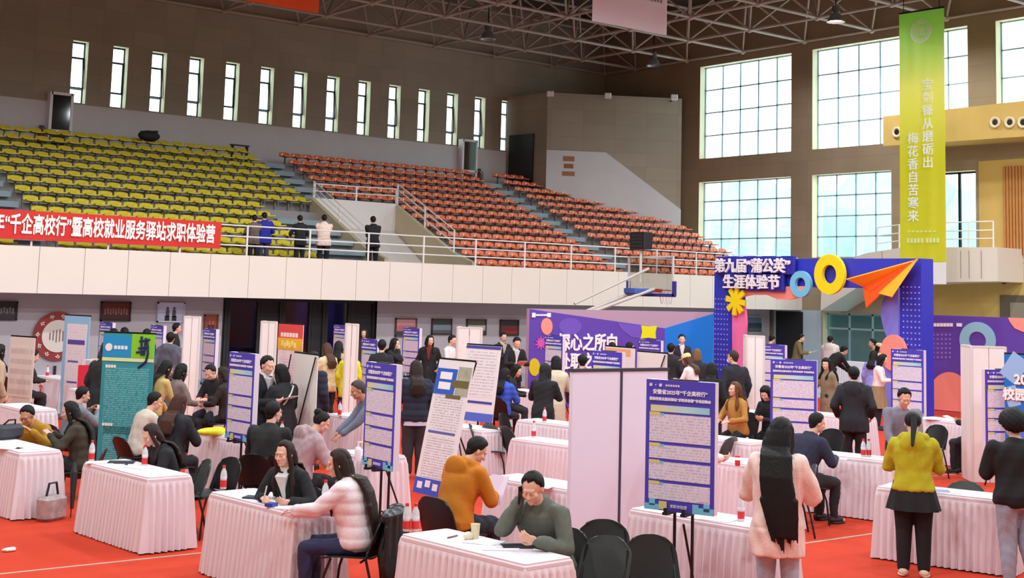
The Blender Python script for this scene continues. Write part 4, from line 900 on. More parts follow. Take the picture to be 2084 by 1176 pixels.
# ------------------------------------------------------------------ skirted tables
CLOTH = mat((230, 217, 223), .75, .02, 5, .1, 60, name='white_table_cloth')
def skirt_mesh(L, Wd, seed):
    rr = np.random.RandomState(seed); N = 300; mb = MB(); b = .04; per = 2*(L+Wd); pts = []
    for i in range(N):
        s_ = per*i/N
        if s_ < L: q = (Wd/2, -L/2+s_, 1, 0)
        elif s_ < L+Wd: q = (Wd/2-(s_-L), L/2, 0, 1)
        elif s_ < 2*L+Wd: q = (-Wd/2, L/2-(s_-L-Wd), -1, 0)
        else: q = (-Wd/2+(s_-2*L-Wd), -L/2, 0, -1)
        pts.append(q)
    nf = int(per/.075); ph = rr.rand(nf+1)*1.6; am = .5+rr.rand(nf+1)*.9; rows = [.755, .735, .68, .66, .5, .3, .12, .015]
    rings_ = []
    for z in rows:
        f_ = max(0, (.69-z)/.69); ring_ = []
        for i, (x, y, nx, ny) in enumerate(pts):
            u = i/N*nf; k = int(u); fr = u-k; a_ = am[k]*(1-fr)+am[(k+1) % nf]*fr; pq = ph[k]*(1-fr)+ph[(k+1) % nf]*fr
            wv = math.sin(2*math.pi*u+pq) if z < .67 else 0
            off = .012*(z < .7)+f_*.05+wv*a_*(.008+.017*f_)-(.015 if z > .75 else 0)
            # push diagonally at the corners
            cx = max(-1, min(1, x/(Wd/2))); cy = max(-1, min(1, y/(L/2)))
            dx = nx+(cx if abs(cx) > .9 and not nx else 0)*.7; dy = ny+(cy if abs(cy) > .95 and not ny else 0)*.7
            ring_.append((x+dx*off, y+dy*off, z))
        rings_.append(ring_)
    mb.rings(rings_, caps=False); return mb.mesh('skirt')
SK = {}
def table(px, py, rot, L, lab, Wd=.5, grp=None):
    p = at_z(px, py, .755); r_ = R(rot); c = p+Vector((math.cos(r_), math.sin(r_), 0))*(Wd/2+.02)
    t = thing('skirted_table', lab, 'table', (c.x, c.y, 0), r_, 'white skirted interview tables')
    key = (round(L, 1), Wd)
    if key not in SK: SK[key] = (skirt_mesh(L, Wd, len(SK)+3), MB().rbox((0, 0, .752), (Wd-.01, L-.01, .012), .03).mesh('table_top'), MB().rbox((0, 0, .73), (Wd+.012, L+.012, .06), .03).mesh('cloth_band'))
    obj('skirt', SK[key][0], CLOTH, t, sm=True); obj('cloth_band', SK[key][2], CLOTH, t); obj('table_top', SK[key][1], CLOTH, t); return t
TABLES = [(-14, 909, 4, 1.5, 'white skirted table at the left edge below the mustard jacket'), (230, 957, 4, 1.5, 'white skirted table in front of the teal banner'), (507, 1024, 4, 1.5, 'white skirted table between the two women, cut by the bottom edge'), (931, 1119, 4, 1.5, 'white skirted table of the man on the phone'),
    (1412, 1058, 9, 1.5, 'white skirted table behind the big blue info board'), (1912, 1006, 16, 1.4, 'white skirted table behind the woman in the yellow green jacket'), (1730, 932, 13, 1.1, 'white skirted table with two water bottles right of the pink sweater'), (1108, 902, 8, 1.3, 'white skirted table with red topped bottle left of the big white panels'), (1112, 862, 8, 1.3, 'white skirted table in front of the person in a black hooded coat'),
    (1515, 839, 2, 1.2, 'white skirted table of the woman in the tan coat'), (1922, 857, -4, 1.3, 'white skirted table before the purple wall with pink disc'), (1070, 985, 8, 1.2, 'white skirted table of the man in the orange jacket'), (1068, 797, 4, 1.2, 'white skirted table behind the woman in the blue padded jacket'), (938, 872, 6, .9, 'white skirted table between the leaning banner and black chairs'),
    (1466, 896, 6, 1.0, 'white skirted table behind the grey backed chair and red can'), (1500, 945, 6, 1.1, 'white skirted table with the red can'), (1690, 846, 5, 1.2, 'white skirted table left of the man in the black hooded jacket'), (95, 769, 3, 1.4, 'white skirted table with red characters on its front'), (425, 816, 3, 1.0, 'white skirted table of the young man in black writing'), (440, 888, 5, 1.3, 'white skirted table with the yellow bundle'),
    (700, 848, 4, 1.0, 'white skirted table of the man in grey blue'), (716, 926, 4, .8, 'white skirted table below the second blue info board'), (876, 763, 4, 1.2, 'white skirted table behind the leaning white banner'), (18, 829, 3, 1.2, 'white skirted table behind the cream board'), (172, 797, 3, 1.5, 'white skirted table under the light blue edged banner'), (1722, 736, 2, 1.4, 'far pinkish white table seen through the arch')]
TB = [table(*a_) for a_ in TABLES]
t = TB[17]; me = text('文\n云', .2, .003, .006)
tag(obj('red_lettering', me, mat((206, 60, 64), .6), t, (-.34, .1, .42), -math.pi/2), 'red characters')
# ------------------------------------------------------------------ chairs
SHELL = mat((26, 25, 28), .42, .1, 20, name='chair_black'); GSHELL = mat((64, 66, 64), .5, .1, 20, name='chair_grey'); LEG = mat((52, 50, 54), .35, metal=.7, name='chair_leg')
def chair_proto(shell):
    t = thing('stacking_chair', 'x', 'chair', (0, 0, 0), 0); n_ = 15; nz = 12
    def shellmesh(f, nu, nv, th):
        mb = MB(); G = [[Vector(f(-1+2*i/(nu-1), j/(nv-1))) for i in range(nu)] for j in range(nv)]
        for off in (0, 1):
            for j in range(nv):
                for i in range(nu):
                    a_ = G[j][min(i+1, nu-1)]-G[j][max(i-1, 0)]; b_ = G[min(j+1, nv-1)][i]-G[max(j-1, 0)][i]; mb.v.append(tuple(G[j][i]+a_.cross(b_).normalized()*th*off))
        N = nu*nv
        for j in range(nv-1):
            for i in range(nu-1):
                k = j*nu+i; mb.f += [(k, k+1, k+nu+1, k+nu), (N+k, N+k+nu, N+k+nu+1, N+k+1)]
        rim = [i for i in range(nu)]+[j*nu+nu-1 for j in range(1, nv)]+[(nv-1)*nu+i for i in range(nu-2, -1, -1)]+[j*nu for j in range(nv-2, 0, -1)]
        for a_, b_ in zip(rim, rim[1:]+rim[:1]): mb.f.append((a_, b_, N+b_, N+a_))
        mb.m = [0]*len(mb.f); return mb
    bk = lambda u, v: (u*(.235-.012*v)*(1-.30*max(0, (v-.55)/.45)**4), -.2-.11*v-.05*(1-u*u)*(1-.3*v)+.03, .47+.36*v-.05*abs(u)**3*v)
    st_ = lambda u, v: (u*(.225+.015*v), -.2+.42*v, .455-.025*(1-u*u)-.03*max(0, v-.8)*5*.6)
    obj('backrest', shellmesh(bk, n_, nz, .014), shell, t, sm=True); obj('seat', shellmesh(st_, n_, nz, .016), shell, t, sm=True)
    for sx in (-1, 1):
        obj('leg', MB().tube([(sx*.2, .15, .44), (sx*.215, .2, .3), (sx*.23, .235, .0)], .012), LEG, t); obj('leg', MB().tube([(sx*.2, -.16, .46), (sx*.215, -.22, .25), (sx*.23, -.27, .0)], .012), LEG, t)
        obj('back_upright', MB().tube([(sx*.19, -.17, .46), (sx*.2, -.235, .6), (sx*.19, -.27, .74)], .011), LEG, t)
    obj('crossbar', MB().cyl((-.205, -.12, .42), (.205, -.12, .42), .01, n=8), LEG, t); return t
ch0 = chair_proto(SHELL); ch1 = chair_proto(GSHELL)
used_ch = {0: False, 1: False}
def heading(p, face): return -(math.atan2(p.x, p.y)+R(face))
def chair(loc, rz, lab, kind=0):
    src = ch1 if kind else ch0
    if not used_ch[kind]:
        used_ch[kind] = True; src.location = loc; src.rotation_euler = (0, 0, rz); src['label'] = lab; src['group'] = 'black stacking chairs'; return src
    return dup(src, loc, rz, lab, 'black stacking chairs')
for px, py, face, lab, kd in ((470, 930, -125, 'empty black chair below the info board left of the suited man', 0), (1228, 1057, 170, 'empty black chair at the foot of the big white panels', 0), (1238, 1090, -150, 'grey backed chair right of the man on the phone', 1), (1322, 1088, 160, 'black chair in front of the big blue info board easel', 0),
        (1488, 888, -60, 'grey backed chair beside the table with the red can', 1), (420, 934, -105, 'dark grey chair behind the woman looking at her phone', 1), (1030, 866, 60, 'black chair behind the man in orange, right one', 0), (998, 862, 50, 'grey chair behind the man in orange', 1), (960, 862, 90, 'black chair beyond the leaning white banner', 0), (1024, 840, 110, 'black chair under the woman in the blue padded jacket', 0),
        (1908, 864, -140, 'black chair before the purple wall table', 0), (1966, 979, -160, 'dark grey chair behind the yellow green jacket table', 1), (1694, 872, -150, 'black chair left of the man in the black hooded jacket', 0), (1654, 944, -100, 'brownish dark chair right of the pink sweater', 1)):
    p = at_z(px, py, .83); rz = heading(p, face); q = p-Vector((-math.sin(rz), math.cos(rz), 0))*-.28; q.z = 0; chair(q, rz, lab, kd)
# ------------------------------------------------------------------ people
JOBS = []
def later(o, vox, it=3, post=None): JOBS.append((o, vox, it, post))
def folds(amp, wl=.13, seed=0, puff=0.0, pwl=.1):
    rr = np.random.RandomState(seed); K = [(rr.randn(3)*np.array([1, 1, .55])*2*math.pi/wl*f_/1.6, rr.rand()*6.3, 1/f_) for f_ in (1, 1.7, 2.6, .6)]
    def post(co_, no_):
        d_ = sum(a_*np.sin(co_@k+p_) for k, p_, a_ in K)*amp*.5
        if puff: d_ = d_*.5+puff*(np.abs(np.sin(co_[:, 2]*math.pi/pwl))-.6)
        return co_+no_*d_[:, None]
    return post
def strands(amp, seed=0):
    rr = np.random.RandomState(seed); p_ = rr.rand(4)*6
    def post(co_, no_):
        a_ = np.arctan2(co_[:, 0], co_[:, 1]+.15); d_ = (np.sin(a_*34+co_[:, 2]*6+p_[0])+.6*np.sin(a_*61-co_[:, 2]*9+p_[1])+.5*np.sin(co_[:, 0]*150+co_[:, 2]*10+p_[2]))*amp*.5
        return co_+no_*d_[:, None]
    return post
def flush():
    for o, vox, it, post in JOBS:
        m = o.modifiers.new('r', 'REMESH'); m.mode = 'VOXEL'; m.voxel_size = vox
        if it: s_ = o.modifiers.new('s', 'SMOOTH'); s_.iterations = it; s_.factor = .5
    dg = bpy.context.evaluated_depsgraph_get(); dg.update(); new = []
    for o, vox, it, post in JOBS: new.append(bpy.data.meshes.new_from_object(o.evaluated_get(dg)))
    for (o, vox, it, post), me in zip(JOBS, new):
        o.modifiers.clear(); old = o.data; mats_ = list(old.materials); extra = o.get('_x')
        if post and len(me.vertices):
            n_ = len(me.vertices); c_ = np.empty(n_*3); me.vertices.foreach_get('co', c_); v_ = np.empty(n_*3); me.vertices.foreach_get('normal', v_)
            me.vertices.foreach_set('co', post(c_.reshape(-1, 3), v_.reshape(-1, 3)).ravel()); me.update()
        if o.name in ISL:                                        # eyes, brows and lips belong to the body's own mesh
            b_ = ISL[o.name]; V = [tuple(v.co) for v in me.vertices]; Fc = [tuple(p.vertices) for p in me.polygons]; k = len(V)
            m2 = bpy.data.meshes.new(old.name+'_'); m2.from_pydata(V+b_.v, [], Fc+[tuple(i+k for i in q) for q in b_.f]); m2.update()
            m2.polygons.foreach_set('material_index', [0]*len(Fc)+b_.m); me = m2
        me.materials.clear()
        for q in mats_: me.materials.append(q)
        me.polygons.foreach_set('use_smooth', [True]*len(me.polygons)); me.name = old.name.split('.')[0]; o.data = me
    JOBS.clear()
ISL = {}
SKIN = mat((226, 176, 152), .55, .05, 20, name='skin'); EYE = mat((26, 20, 20), .3, name='eye'); LIP = mat((190, 96, 92), .5, name='lip')
def hairm(c):
    m = mat(c, .6, .3, 60, name='hair'); m.node_tree.nodes['Principled BSDF'].inputs['Specular IOR Level'].default_value = .25; return m
BLK = (24, 20, 20); DBR = (46, 32, 28); BRN = (82, 54, 40)
def _crown(H, lean, hp, hy, seat):
    s = H/1.7; T_ = np.linspace(.88, 1.75, 88); A_ = R(lean)*np.clip((T_-.86)/.36, 0, 1); A_ = A_*A_*(3-2*A_/max(R(lean), 1e-6))/max(R(lean), 1e-6) if abs(lean) > .1 else A_*0
    zz = float(np.interp(1.47, T_, np.concatenate([[0], np.cumsum(np.cos(A_))*(T_[1]-T_[0])])[:-1])); a = float(np.interp(1.47, T_, A_))
    Rh = Matrix.Rotation(R(hy), 3, 'Z') @ Matrix.Rotation(-R(hp), 3, 'X')
    return (seat/s-.02+zz+math.cos(a)*.035+(Rh @ Vector((0, .02, .105))).z+(Rh @ Vector((0, 0, .12))).z)*s
def person(label, short, px, py, face, pose='stand', H=1.7, lean=6, hp=8, hy=0, arms='down', top=(40, 38, 42), kind='coat', m=.026, hem=None, bot=(34, 33, 38), skirt=None, hair='short', hc=BLK, hl=.3, fem=False, shoes=(30, 28, 30), skin=None, shirt=None, hood=False, extras=(), chair_=True, wide=1.0, seat=.55, legs=True, bare=False, fringe=False, curl=.6, z=None, hw=.105, hx=0.0, legm=None):
    if z is not None:
        seat = seat+z-_crown(H, lean, hp, hy, seat)
    s = H/1.7; sit = pose == 'sit'; seed = abs(hash((px, py))) % 1000 if False else (px*7+py*13) % 1000
    bz = seat/s if sit else .9; ws = (.93 if fem else 1.0)*wide
    # spine
    T_ = np.linspace(.88, 1.75, 88); A_ = R(lean)*np.clip((T_-.86)/.36, 0, 1); A_ = A_*A_*(3-2*A_/max(R(lean), 1e-6))/max(R(lean), 1e-6) if abs(lean) > .1 else A_*0
    dt = T_[1]-T_[0]; Ys = np.concatenate([[0], np.cumsum(np.sin(A_))*dt])[:-1]; Zs = np.concatenate([[0], np.cumsum(np.cos(A_))*dt])[:-1]
    def sp_(t):
        if t < .88: return Vector((0, 0, bz-.02+(t-.88)*(.6 if sit else 1))), 0.0
        return Vector((0, float(np.interp(t, T_, Ys)), bz-.02+float(np.interp(t, T_, Zs)))), float(np.interp(t, T_, A_))
    def fr_(t):
        p, a = sp_(t); return p, Vector((0, math.sin(a), math.cos(a))), Vector((0, math.cos(a), -math.sin(a)))
    def ring(t, hw, hd, off=0.0, n_=20, e=2.3):
        p, u, f_ = fr_(t); c = p+f_*off; out = []
        for i in range(n_):
            q = 2*math.pi*i/n_; cx, cy = math.cos(q), math.sin(q); x = abs(cx)**(2/e)*math.copysign(1, cx); y = abs(cy)**(2/e)*math.copysign(1, cy)
            out.append(c+Vector((1, 0, 0))*(hw*x)+f_*(hd*y))
        return out
    BODY = [(.80, .11, .09, -.01), (.86, .165, .115, -.01), (.93, .172, .122, -.012), (1.02, .150, .112, 0), (1.10, .142, .108, .004), (1.20, .158, .116, .006), (1.30, .172, .118, 0), (1.37, .168, .105, -.004), (1.42, .135, .085, -.006), (1.46, .075, .065, -.004), (1.49, .055, .055, 0)]
    def torso(mb, mg, t0, t1=1.5, fl=0.0):
        rr = []; rows = [b_ for b_ in BODY if t0-1e-6 <= b_[0] <= t1]
        if rows[0][0] > t0+.01: rows = [(t0, *[np.interp(t0, [b_[0] for b_ in BODY], [b_[k] for b_ in BODY]) for k in (1, 2, 3)])]+rows
        for t, hw, hd, of in rows: rr.append(ring(t, hw*ws+mg+fl*max(0, 1.1-t), hd*(1.05 if wide > 1.05 else 1)+mg*.9+fl*max(0, 1.1-t), of))
        mb.rings(rr)
    # head
    pn, un, fn = fr_(1.47); a_ = R(hp); y_ = R(hy)
    Rh = Matrix.Rotation(y_, 3, 'Z') @ Matrix.Rotation(-a_, 3, 'X')      # columns: right, forward, up
    hcn = pn+Vector((0, .018, .0))+un*.035+(Rh @ Vector((0, .02, .105)))
    hd = lambda x, y, z: hcn+Rh @ Vector((x, y, z))
    # limbs
    sh = {}
    pS, uS, fS = fr_(1.385)
    for k in (-1, 1): sh[k] = pS+Vector((k*.168*ws, 0, 0))+fS*.0
    table_z = .80/s
    TG = {'down': lambda k: sh[k]+Vector((k*.075, .05, -.50)), 'table': lambda k: Vector((k*.13, sh[k].y+.30, table_z)), 'write': lambda k: Vector((k*.10+.02, sh[k].y+.27, table_z)), 'phone': lambda k: Vector((k*.05, sh[k].y+.27, sh[k].z-.22)),
          'paper': lambda k: Vector((k*.11, sh[k].y+.30, sh[k].z-.24)), 'ear': lambda k: hd(k*.125, .03, -.10), 'pocket': lambda k: sh[k]+Vector((k*.06, .12, -.42)), 'cross': lambda k: Vector((-k*.06, sh[k].y+.22, sh[k].z-.26)),
          'chin': lambda k: hd(.03, .10, -.13) if k == 1 else Vector((.05, sh[k].y+.2, sh[k].z-.3)), 'reach': lambda k: Vector((k*.10, sh[k].y+.46, table_z)), 'rail': lambda k: Vector((k*.2, sh[k].y+.32, sh[k].z-.3)), 'back': lambda k: sh[k]+Vector((-k*.1, -.18, -.44)), 'lap': lambda k: Vector((k*.1, .28, bz+.14))}
    AR = {}
    for k in (-1, 1):
        spec = arms.get('L' if k == -1 else 'R', 'down') if isinstance(arms, dict) else arms
        w_ = TG[spec](k) if isinstance(spec, str) else Vector(spec); a0 = sh[k]; L1, L2 = .285, .255; v = w_-a0; dd = min(v.length, L1+L2-.008); v.normalize(); w_ = a0+v*dd
        x_ = (L1*L1-L2*L2+dd*dd)/(2*dd); h_ = math.sqrt(max(0, L1*L1-x_*x_)); pole = Vector((k*.5, -1, -.2)) if spec in ('down', 'pocket') else Vector((k*.35, .5, -1)) if spec in ('ear', 'chin') else Vector((k*.75, -.45, -.75))
        pole = (pole-v*pole.dot(v)).normalized(); AR[k] = (a0, a0+v*x_+pole*h_, w_, spec)
    LG = {}
    for k in (-1, 1):
        hp_ = Vector((k*.09*ws, 0, bz-.02)); 
        if sit: kn = Vector((k*.13, .43, .50/s)); an = Vector((k*.13, .40, .085)); toe = Vector((k*.14, .55, .035))
        else: kn = Vector((k*.10, .025, .485)); an = Vector((k*.105, -.02, .085)); toe = Vector((k*.125, .14, .035))
        LG[k] = (hp_, kn, an, toe)
    def arm(mb, k, mg, wr=0.0):
        a0, e_, w_, _ = AR[k]; mb.cap(a0, e_, .05*ws+mg, .041*ws+mg*.9, 12); mb.cap(e_, w_-(w_-e_).normalized()*wr, .042*ws+mg*.9, .027+mg*.75, 12)
    def leg(mb, k, mg, to=1.0):
        a0, kn, an, _ = LG[k]; mb.cap(a0, kn, .082*ws+mg, .055*ws+mg, 12); mb.cap(kn, kn+(an-kn)*to, .055*ws+mg, .036+mg*1.15, 12)
    crown = hd(0, 0, .12)
    P = at_z(px, py, crown.z*s); rz = heading(P, face); cr = Matrix.Rotation(rz, 3, 'Z') @ Vector((crown.x*s, crown.y*s, 0)); loc = Vector((P.x-cr.x, P.y-cr.y, 0))
    D = (np.array(P)-[0, 0, HC])@_f; near_ = D < 16; mid = D < 25
    vb, vc = (.0065, .012) if near_ else (.0095, .017) if mid else (.013, .021)
    # body: one surface
    mb = MB(); torso(mb, -.015, .80)
    mb.cap(pn-un*.03, hd(0, -.015, -.04), .056, .052, 12)
    mb.ell(hd(0, -.014, .028), (.076, .096, .087), Rh, 18, 12); mb.ell(hd(0, .024, -.048), (.058, .066, .062), Rh, 14, 10); mb.ell(hd(0, .066, -.09), (.024, .022, .02), Rh)
    mb.cap(hd(0, .088, .006), hd(0, .108, -.03), .008, .0135, 8); mb.ell(hd(0, .076, .026), (.05, .018, .012), Rh)
    for k in (-1, 1):
        mb.ell(hd(k*.036, .062, -.024), (.027, .026, .026), Rh); mb.ell(hd(k*.077, -.008, -.008), (.011, .02, .032), Rh)
        mb.ell(hd(k*.013, .095, -.032), (.009, .01, .008), Rh)
    for k in (-1, 1):
        arm(mb, k, -.004); a0, e_, w_, spec = AR[k]; dr = (w_-e_).normalized()
        # hand: palm, four fingers of their own lengths, thumb from the side of the palm
        pn_ = Vector((-k, 0, 0)) if spec in ('down', 'pocket') else Vector((-k*.35, 0, -1)) if spec in ('table', 'write', 'reach', 'rail') else Vector((-k*.8, .0, .5)) if spec != 'ear' else (hcn-w_)
        pn_ = (pn_-dr*pn_.dot(dr)).normalized(); sd = dr.cross(pn_).normalized(); sd = sd if (sd.dot(Vector((-k, .3, .2))) > 0) else -sd      # thumb side
        if spec in ('down', 'pocket'): sd = (Vector((0, 1, 0))-dr*dr.y).normalized()
        Mh = Matrix((sd, pn_, dr)).transposed(); mb.ell(w_+dr*.045, (.041, .017, .052), Mh, 12, 8); cur = curl if spec not in ('table', 'reach') else .25
        for j, (o_, l_) in enumerate(((.030, .072), (.010, .08), (-.011, .074), (-.031, .058))):
            b_ = w_+dr*.082+sd*o_; d1 = (dr*math.cos(cur)+pn_*math.sin(cur)+sd*(o_*1.2)).normalized(); c_ = b_+d1*l_*.5; d2 = (dr*math.cos(cur*2.1)+pn_*math.sin(cur*2.1)).normalized()
            mb.cap(b_, c_, .0095, .0088, 7); mb.cap(c_, c_+d2*l_*.55, .0088, .007, 7)
        b_ = w_+dr*.03+sd*.034; c_ = b_+(dr*.6+sd*.65+pn_*.35).normalized()*.042; mb.cap(b_, c_, .0115, .0098, 7); mb.cap(c_, c_+(dr*.9+sd*.1+pn_*.4).normalized()*.032, .0098, .008, 7)
    if legs:
        for k in (-1, 1): leg(mb, k, 0 if bare else -.012); mb.cap(LG[k][2]+Vector((0, -.02, -.04)), LG[k][3], .03, .026)
    SC_ = lambda b_: [setattr(b_, 'v', [(x*s, y*s, z*s) for x, y, z in b_.v]), b_][1]
    o = obj('person', SC_(mb), [mat(skin, .55, .05, 20) if skin else SKIN, EYE, LIP, hairm(hc)], None, loc, rz); later(o, vb, 2)
    tag(o, label, 'person', 'people at the fair'); 
    isl = MB(); fz = .9
    for k in (-1, 1):
        isl.ell(hd(k*.031, .0865, .004), (.0135, .006, .0055), Rh, 10, 6, 1); isl.cap(hd(k*.018, .094, .021), hd(k*.046, .083, .022), .0036, .0028, 6, 3)
    isl.ell(hd(0, .0915, -.064), (.021, .007, .0065), Rh, 10, 6, 2); ISL[o.name] = SC_(isl)
    # clothing
    def part(nm, b_, c_, v=None, post=None, it=3, mt=None):
        q = obj(nm, SC_(b_), mt or cloth(c_), o)
        if v: later(q, v*s, it, post)
        return q
    hem_ = hem if hem is not None else (.80 if sit else {'coat': .76, 'puffer': .80, 'suit': .74, 'sweater': .86, 'hoodie': .84}[kind])
    mg = {'coat': m, 'puffer': .042, 'suit': .02, 'sweater': .017, 'hoodie': .028}[kind] if m == .026 else m
    tp = MB()
    if hem_ < .80:
        p0, _, _ = fr_(.80); torso(tp, mg, .80, 1.44)
        if sit: tp.cap(Vector((0, .02, bz-.02)), Vector((0, .22, bz-.0)), .15, .13)
        else: tp.rings([ring(t, .172*ws+mg+.02*(.9-t), .122+mg+.01, -.01) for t in np.linspace(hem_, .9, 5)])
    else: torso(tp, mg, hem_, 1.44, .04 if kind in ('coat', 'hoodie') else 0)
    for k in (-1, 1): arm(tp, k, mg*.8, .0); tp.ell(sh[k]+Vector((-k*.03, 0, -.01)), (.085*ws+mg*.5, .075+mg*.5, .07+mg*.4))
    for k in (-1, 1):
        a0, e_, w_, _ = AR[k]; dr = (w_-e_).normalized(); tp.cyl(w_-dr*.05, w_-dr*.012, .034+mg*.7, .033+mg*.7, 12)
    if kind in ('coat', 'puffer', 'suit'):
        tp.rings([ring(t, w__, d__, of) for t, w__, d__, of in ((1.40, .13*ws+mg, .085+mg, -.008), (1.455, .085+mg, .072+mg*.6, -.012), (1.485, .072+mg*.6, .068+mg*.4, -.014), (1.49, .05, .05, -.014))])
    else: tp.rings([ring(t, w__, d__, of) for t, w__, d__, of in ((1.42, .12, .085, -.006), (1.465, .078, .07, -.006), (1.472, .05, .05, -.006))])
    if hood or kind == 'hoodie':
        p, u, f_ = fr_(1.43)
        for q in np.linspace(-2.1, 2.1, 11): tp.ell(p+Vector(((.118+mg*.4)*math.sin(q), 0, 0))-f_*(.015+(.085+mg*.5)*math.cos(q))+u*(.02*math.cos(q)+.012), (.046, .044, .052))
        tp.ell(p-f_*(.095+mg)-u*.05, (.14, .05, .115))
    wl_ = {'puffer': .16}.get(kind, .14)
    part('jacket' if kind in ('coat', 'puffer', 'suit') else 'top', tp, top, vc, folds(.0075, wl_, seed, .009 if kind == 'puffer' else 0, .1), 3)
    if hem is None and not sit and kind in ('sweater', 'hoodie', 'puffer'):
        rib = MB(); rib.rings([ring(t, .172*ws+mg*.9+.004, .122+mg*.85, -.01) for t in (hem_-.045, hem_+.01)]); part('hem_band', rib, [int(v*.92) for v in top])
    if shirt:
        sb = MB(); p, u, f_ = fr_(1.34); sb.rings([[p+u*dz+Vector((x*w__, 0, 0))+f_*(dep+.006) for x, dep in ((-1, .07), (1, .07), (1, .118+mg*.95+.004), (-1, .118+mg*.95+.004))] for dz, w__ in ((-.17, .01), (-.02, .03), (.112, .06))]); part('shirt', sb, shirt)
        cb = MB(); pc, uc, fc = fr_(1.46); cb.rings([ring(t, w__, w__, .004) for t, w__ in ((1.44, .083), (1.49, .066), (1.505, .06), (1.50, .05))]); part('shirt_collar', cb, shirt)
    if legs:
        lg = MB()
        if sit: lg.ell(Vector((0, .0, bz-.02)), (.17*ws, .14, .11))
        else: torso(lg, .01, .80, 1.03)
        if skirt:
            sk = MB(); hz = skirt[1]
            if sit: sk.cap(Vector((-.07, 0, bz)), Vector((-.1, .38, .53/s)), .12, .1); sk.cap(Vector((.07, 0, bz)), Vector((.1, .38, .53/s)), .12, .1)
            else:
                N_ = 40; rr = []
                for j in range(6):
                    t = 1.0+(hz-1.0)*j/5; rr.append([Vector((math.cos(2*math.pi*i/N_)*(.165*ws+.02+.075*j/5+.012*j/5*math.sin(i*.5*math.pi)), math.sin(2*math.pi*i/N_)*(.125+.02+.07*j/5+.012*j/5*math.sin(i*.5*math.pi)), t)) for i in range(N_)])
                sk.rings(rr)
            part('skirt', sk, skirt[0], vc if sit else None, None)
        for k in (-1, 1): leg(lg, k, (.018 if not fem else .012) if legm is None else legm, .97)
        part('trousers' if not skirt else 'leggings', lg, bot, vc, folds(.009, .13, seed+1) if not skirt else None)
        for k in (-1, 1):
            sb = MB(); an, toe = LG[k][2], LG[k][3]; sb.cap(Vector((an.x, an.y-.03, .052)), Vector((toe.x, toe.y-.05, .042)), .05, .042); sb.cap(Vector((an.x, an.y-.01, .05)), Vector((an.x, an.y, .11)), .047, .045)
            sb.ell(Vector(((an.x+toe.x)/2, (an.y+toe.y)/2-.02, .017)), (.052, .14, .017), None, 16, 6); part('shoe', sb, shoes, mt=mat(shoes, .5))
    # hair
    hm = hairm(hc); rr_ = np.random.RandomState(seed+5); hb = MB(); N_, K_ = 44, 30; cap_r = []
    fr0 = (18 if fringe else 36) if hair != 'bald' else 60
    sh_ = hair in ('short', 'curly'); bx = [0, 34, 54, 68, 80, 96, 112, 180]; bv = [fr0+8, fr0+8, fr0-4, 8, -14, -16 if sh_ else -38, -48 if sh_ else -50, -60 if sh_ else -58]
    th_ = {'short': .011, 'long': .014, 'bun': .009, 'pony': .010, 'bob': .018, 'curly': .058}.get(hair, .012)
    for j in range(K_+1):
        el = -math.pi/2+math.pi*min(max(j, .05), K_-.05)/K_; ring_ = []
        for i in range(N_):
            az = 2*math.pi*i/N_; dg = abs((math.degrees(az)+180) % 360-180); b_ = np.interp(dg, bx, bv)+(4*math.sin(az*7+seed)+3*math.sin(az*13+seed*2))*(dg < 100); e_ = math.degrees(el)
            k_ = min(1, max(0, (e_-b_+9)/18)); k_ = k_*k_*(3-2*k_); n__ = .5*math.sin(az*9+el*7+seed)+.5*math.sin(az*17-el*11+seed*2)
            if hair == 'curly': n__ = math.sin(az*13+seed)*math.sin(el*15+seed)*2.2
            sx, sy, sz = .078, .098, .089; dx, dy, dz = math.sin(az)*math.cos(el), math.cos(az)*math.cos(el), math.sin(el)
            r0 = 1/math.sqrt((dx/sx)**2+(dy/sy)**2+(dz/sz)**2); top_ = .006*max(0, dz)
            r_ = (r0*.9)*(1-k_)+k_*(r0+th_+top_+(.004 if hair != 'short' else .003)*n__)
            ring_.append(hd(dx*r_, -.014+dy*r_, .028+dz*r_))
        cap_r.append(ring_)
    hb.rings(cap_r); need = None
    if sh_: hb.ell(hd(0, -.054, -.032), (.058, .046, .06), Rh)
    if hair in ('long', 'bob'):
        wx = max(0, hw-.105); path = [(hd(0, -.03, .075), .085, .085), (hd(0, -.055, .02), .094+wx*.2, .078), (hd(0, -.07, -.05), .098+wx*.4, .066), (hd(0, -.075, -.11), .098+wx*.6, .058)]
        if hair == 'long':
            n2 = 5; p, u, f_ = fr_(1.45); path.append(((p-f_*(.105+mg*.7)+path[-1][0])/2+Vector((0, -.02, 0)), .096+wx*.7, .058)); path.append((p-f_*(.115+mg*.8)+Vector((hx*.1, 0, 0)), hw*.93, .052))
            for j in range(1, n2+1):
                t = 1.40-(hl)*j/n2; p, u, f_ = fr_(max(t, .86)); path.append((p-f_*(.118+mg+.036)+Vector((hx*j/n2, 0, 0)), hw*(.95, 1, .92, .76, .5)[j-1], .046-.004*j))
        else: path.append((hd(0, -.06, -.16), .08, .045))
        R2 = []
        if hair == 'long':
            pe, ue, fe = fr_(max(1.40-hl, .86)); ct = pe-fe*(.118+mg+.036)+Vector((hx, 0, 0)); pm, um, fm_ = fr_(max(1.40-hl*.5, .9)); cm = pm-fm_*(.118+mg+.036)+Vector((hx*.5, 0, 0))
            for q_ in np.linspace(-1, 1, 9): hb.cap(cm+Vector((q_*hw*.9, 0, 0)), ct+Vector((q_*hw*.72, -.008*rr_.rand(), -.02-hl*.16*rr_.rand()*(1.15-abs(q_)))), .026, .006, 7)
        for c_, w__, d__ in path: R2.append([c_+Vector((math.cos(2*math.pi*i/16)*w__, math.sin(2*math.pi*i/16)*d__, 0)) for i in range(16)])
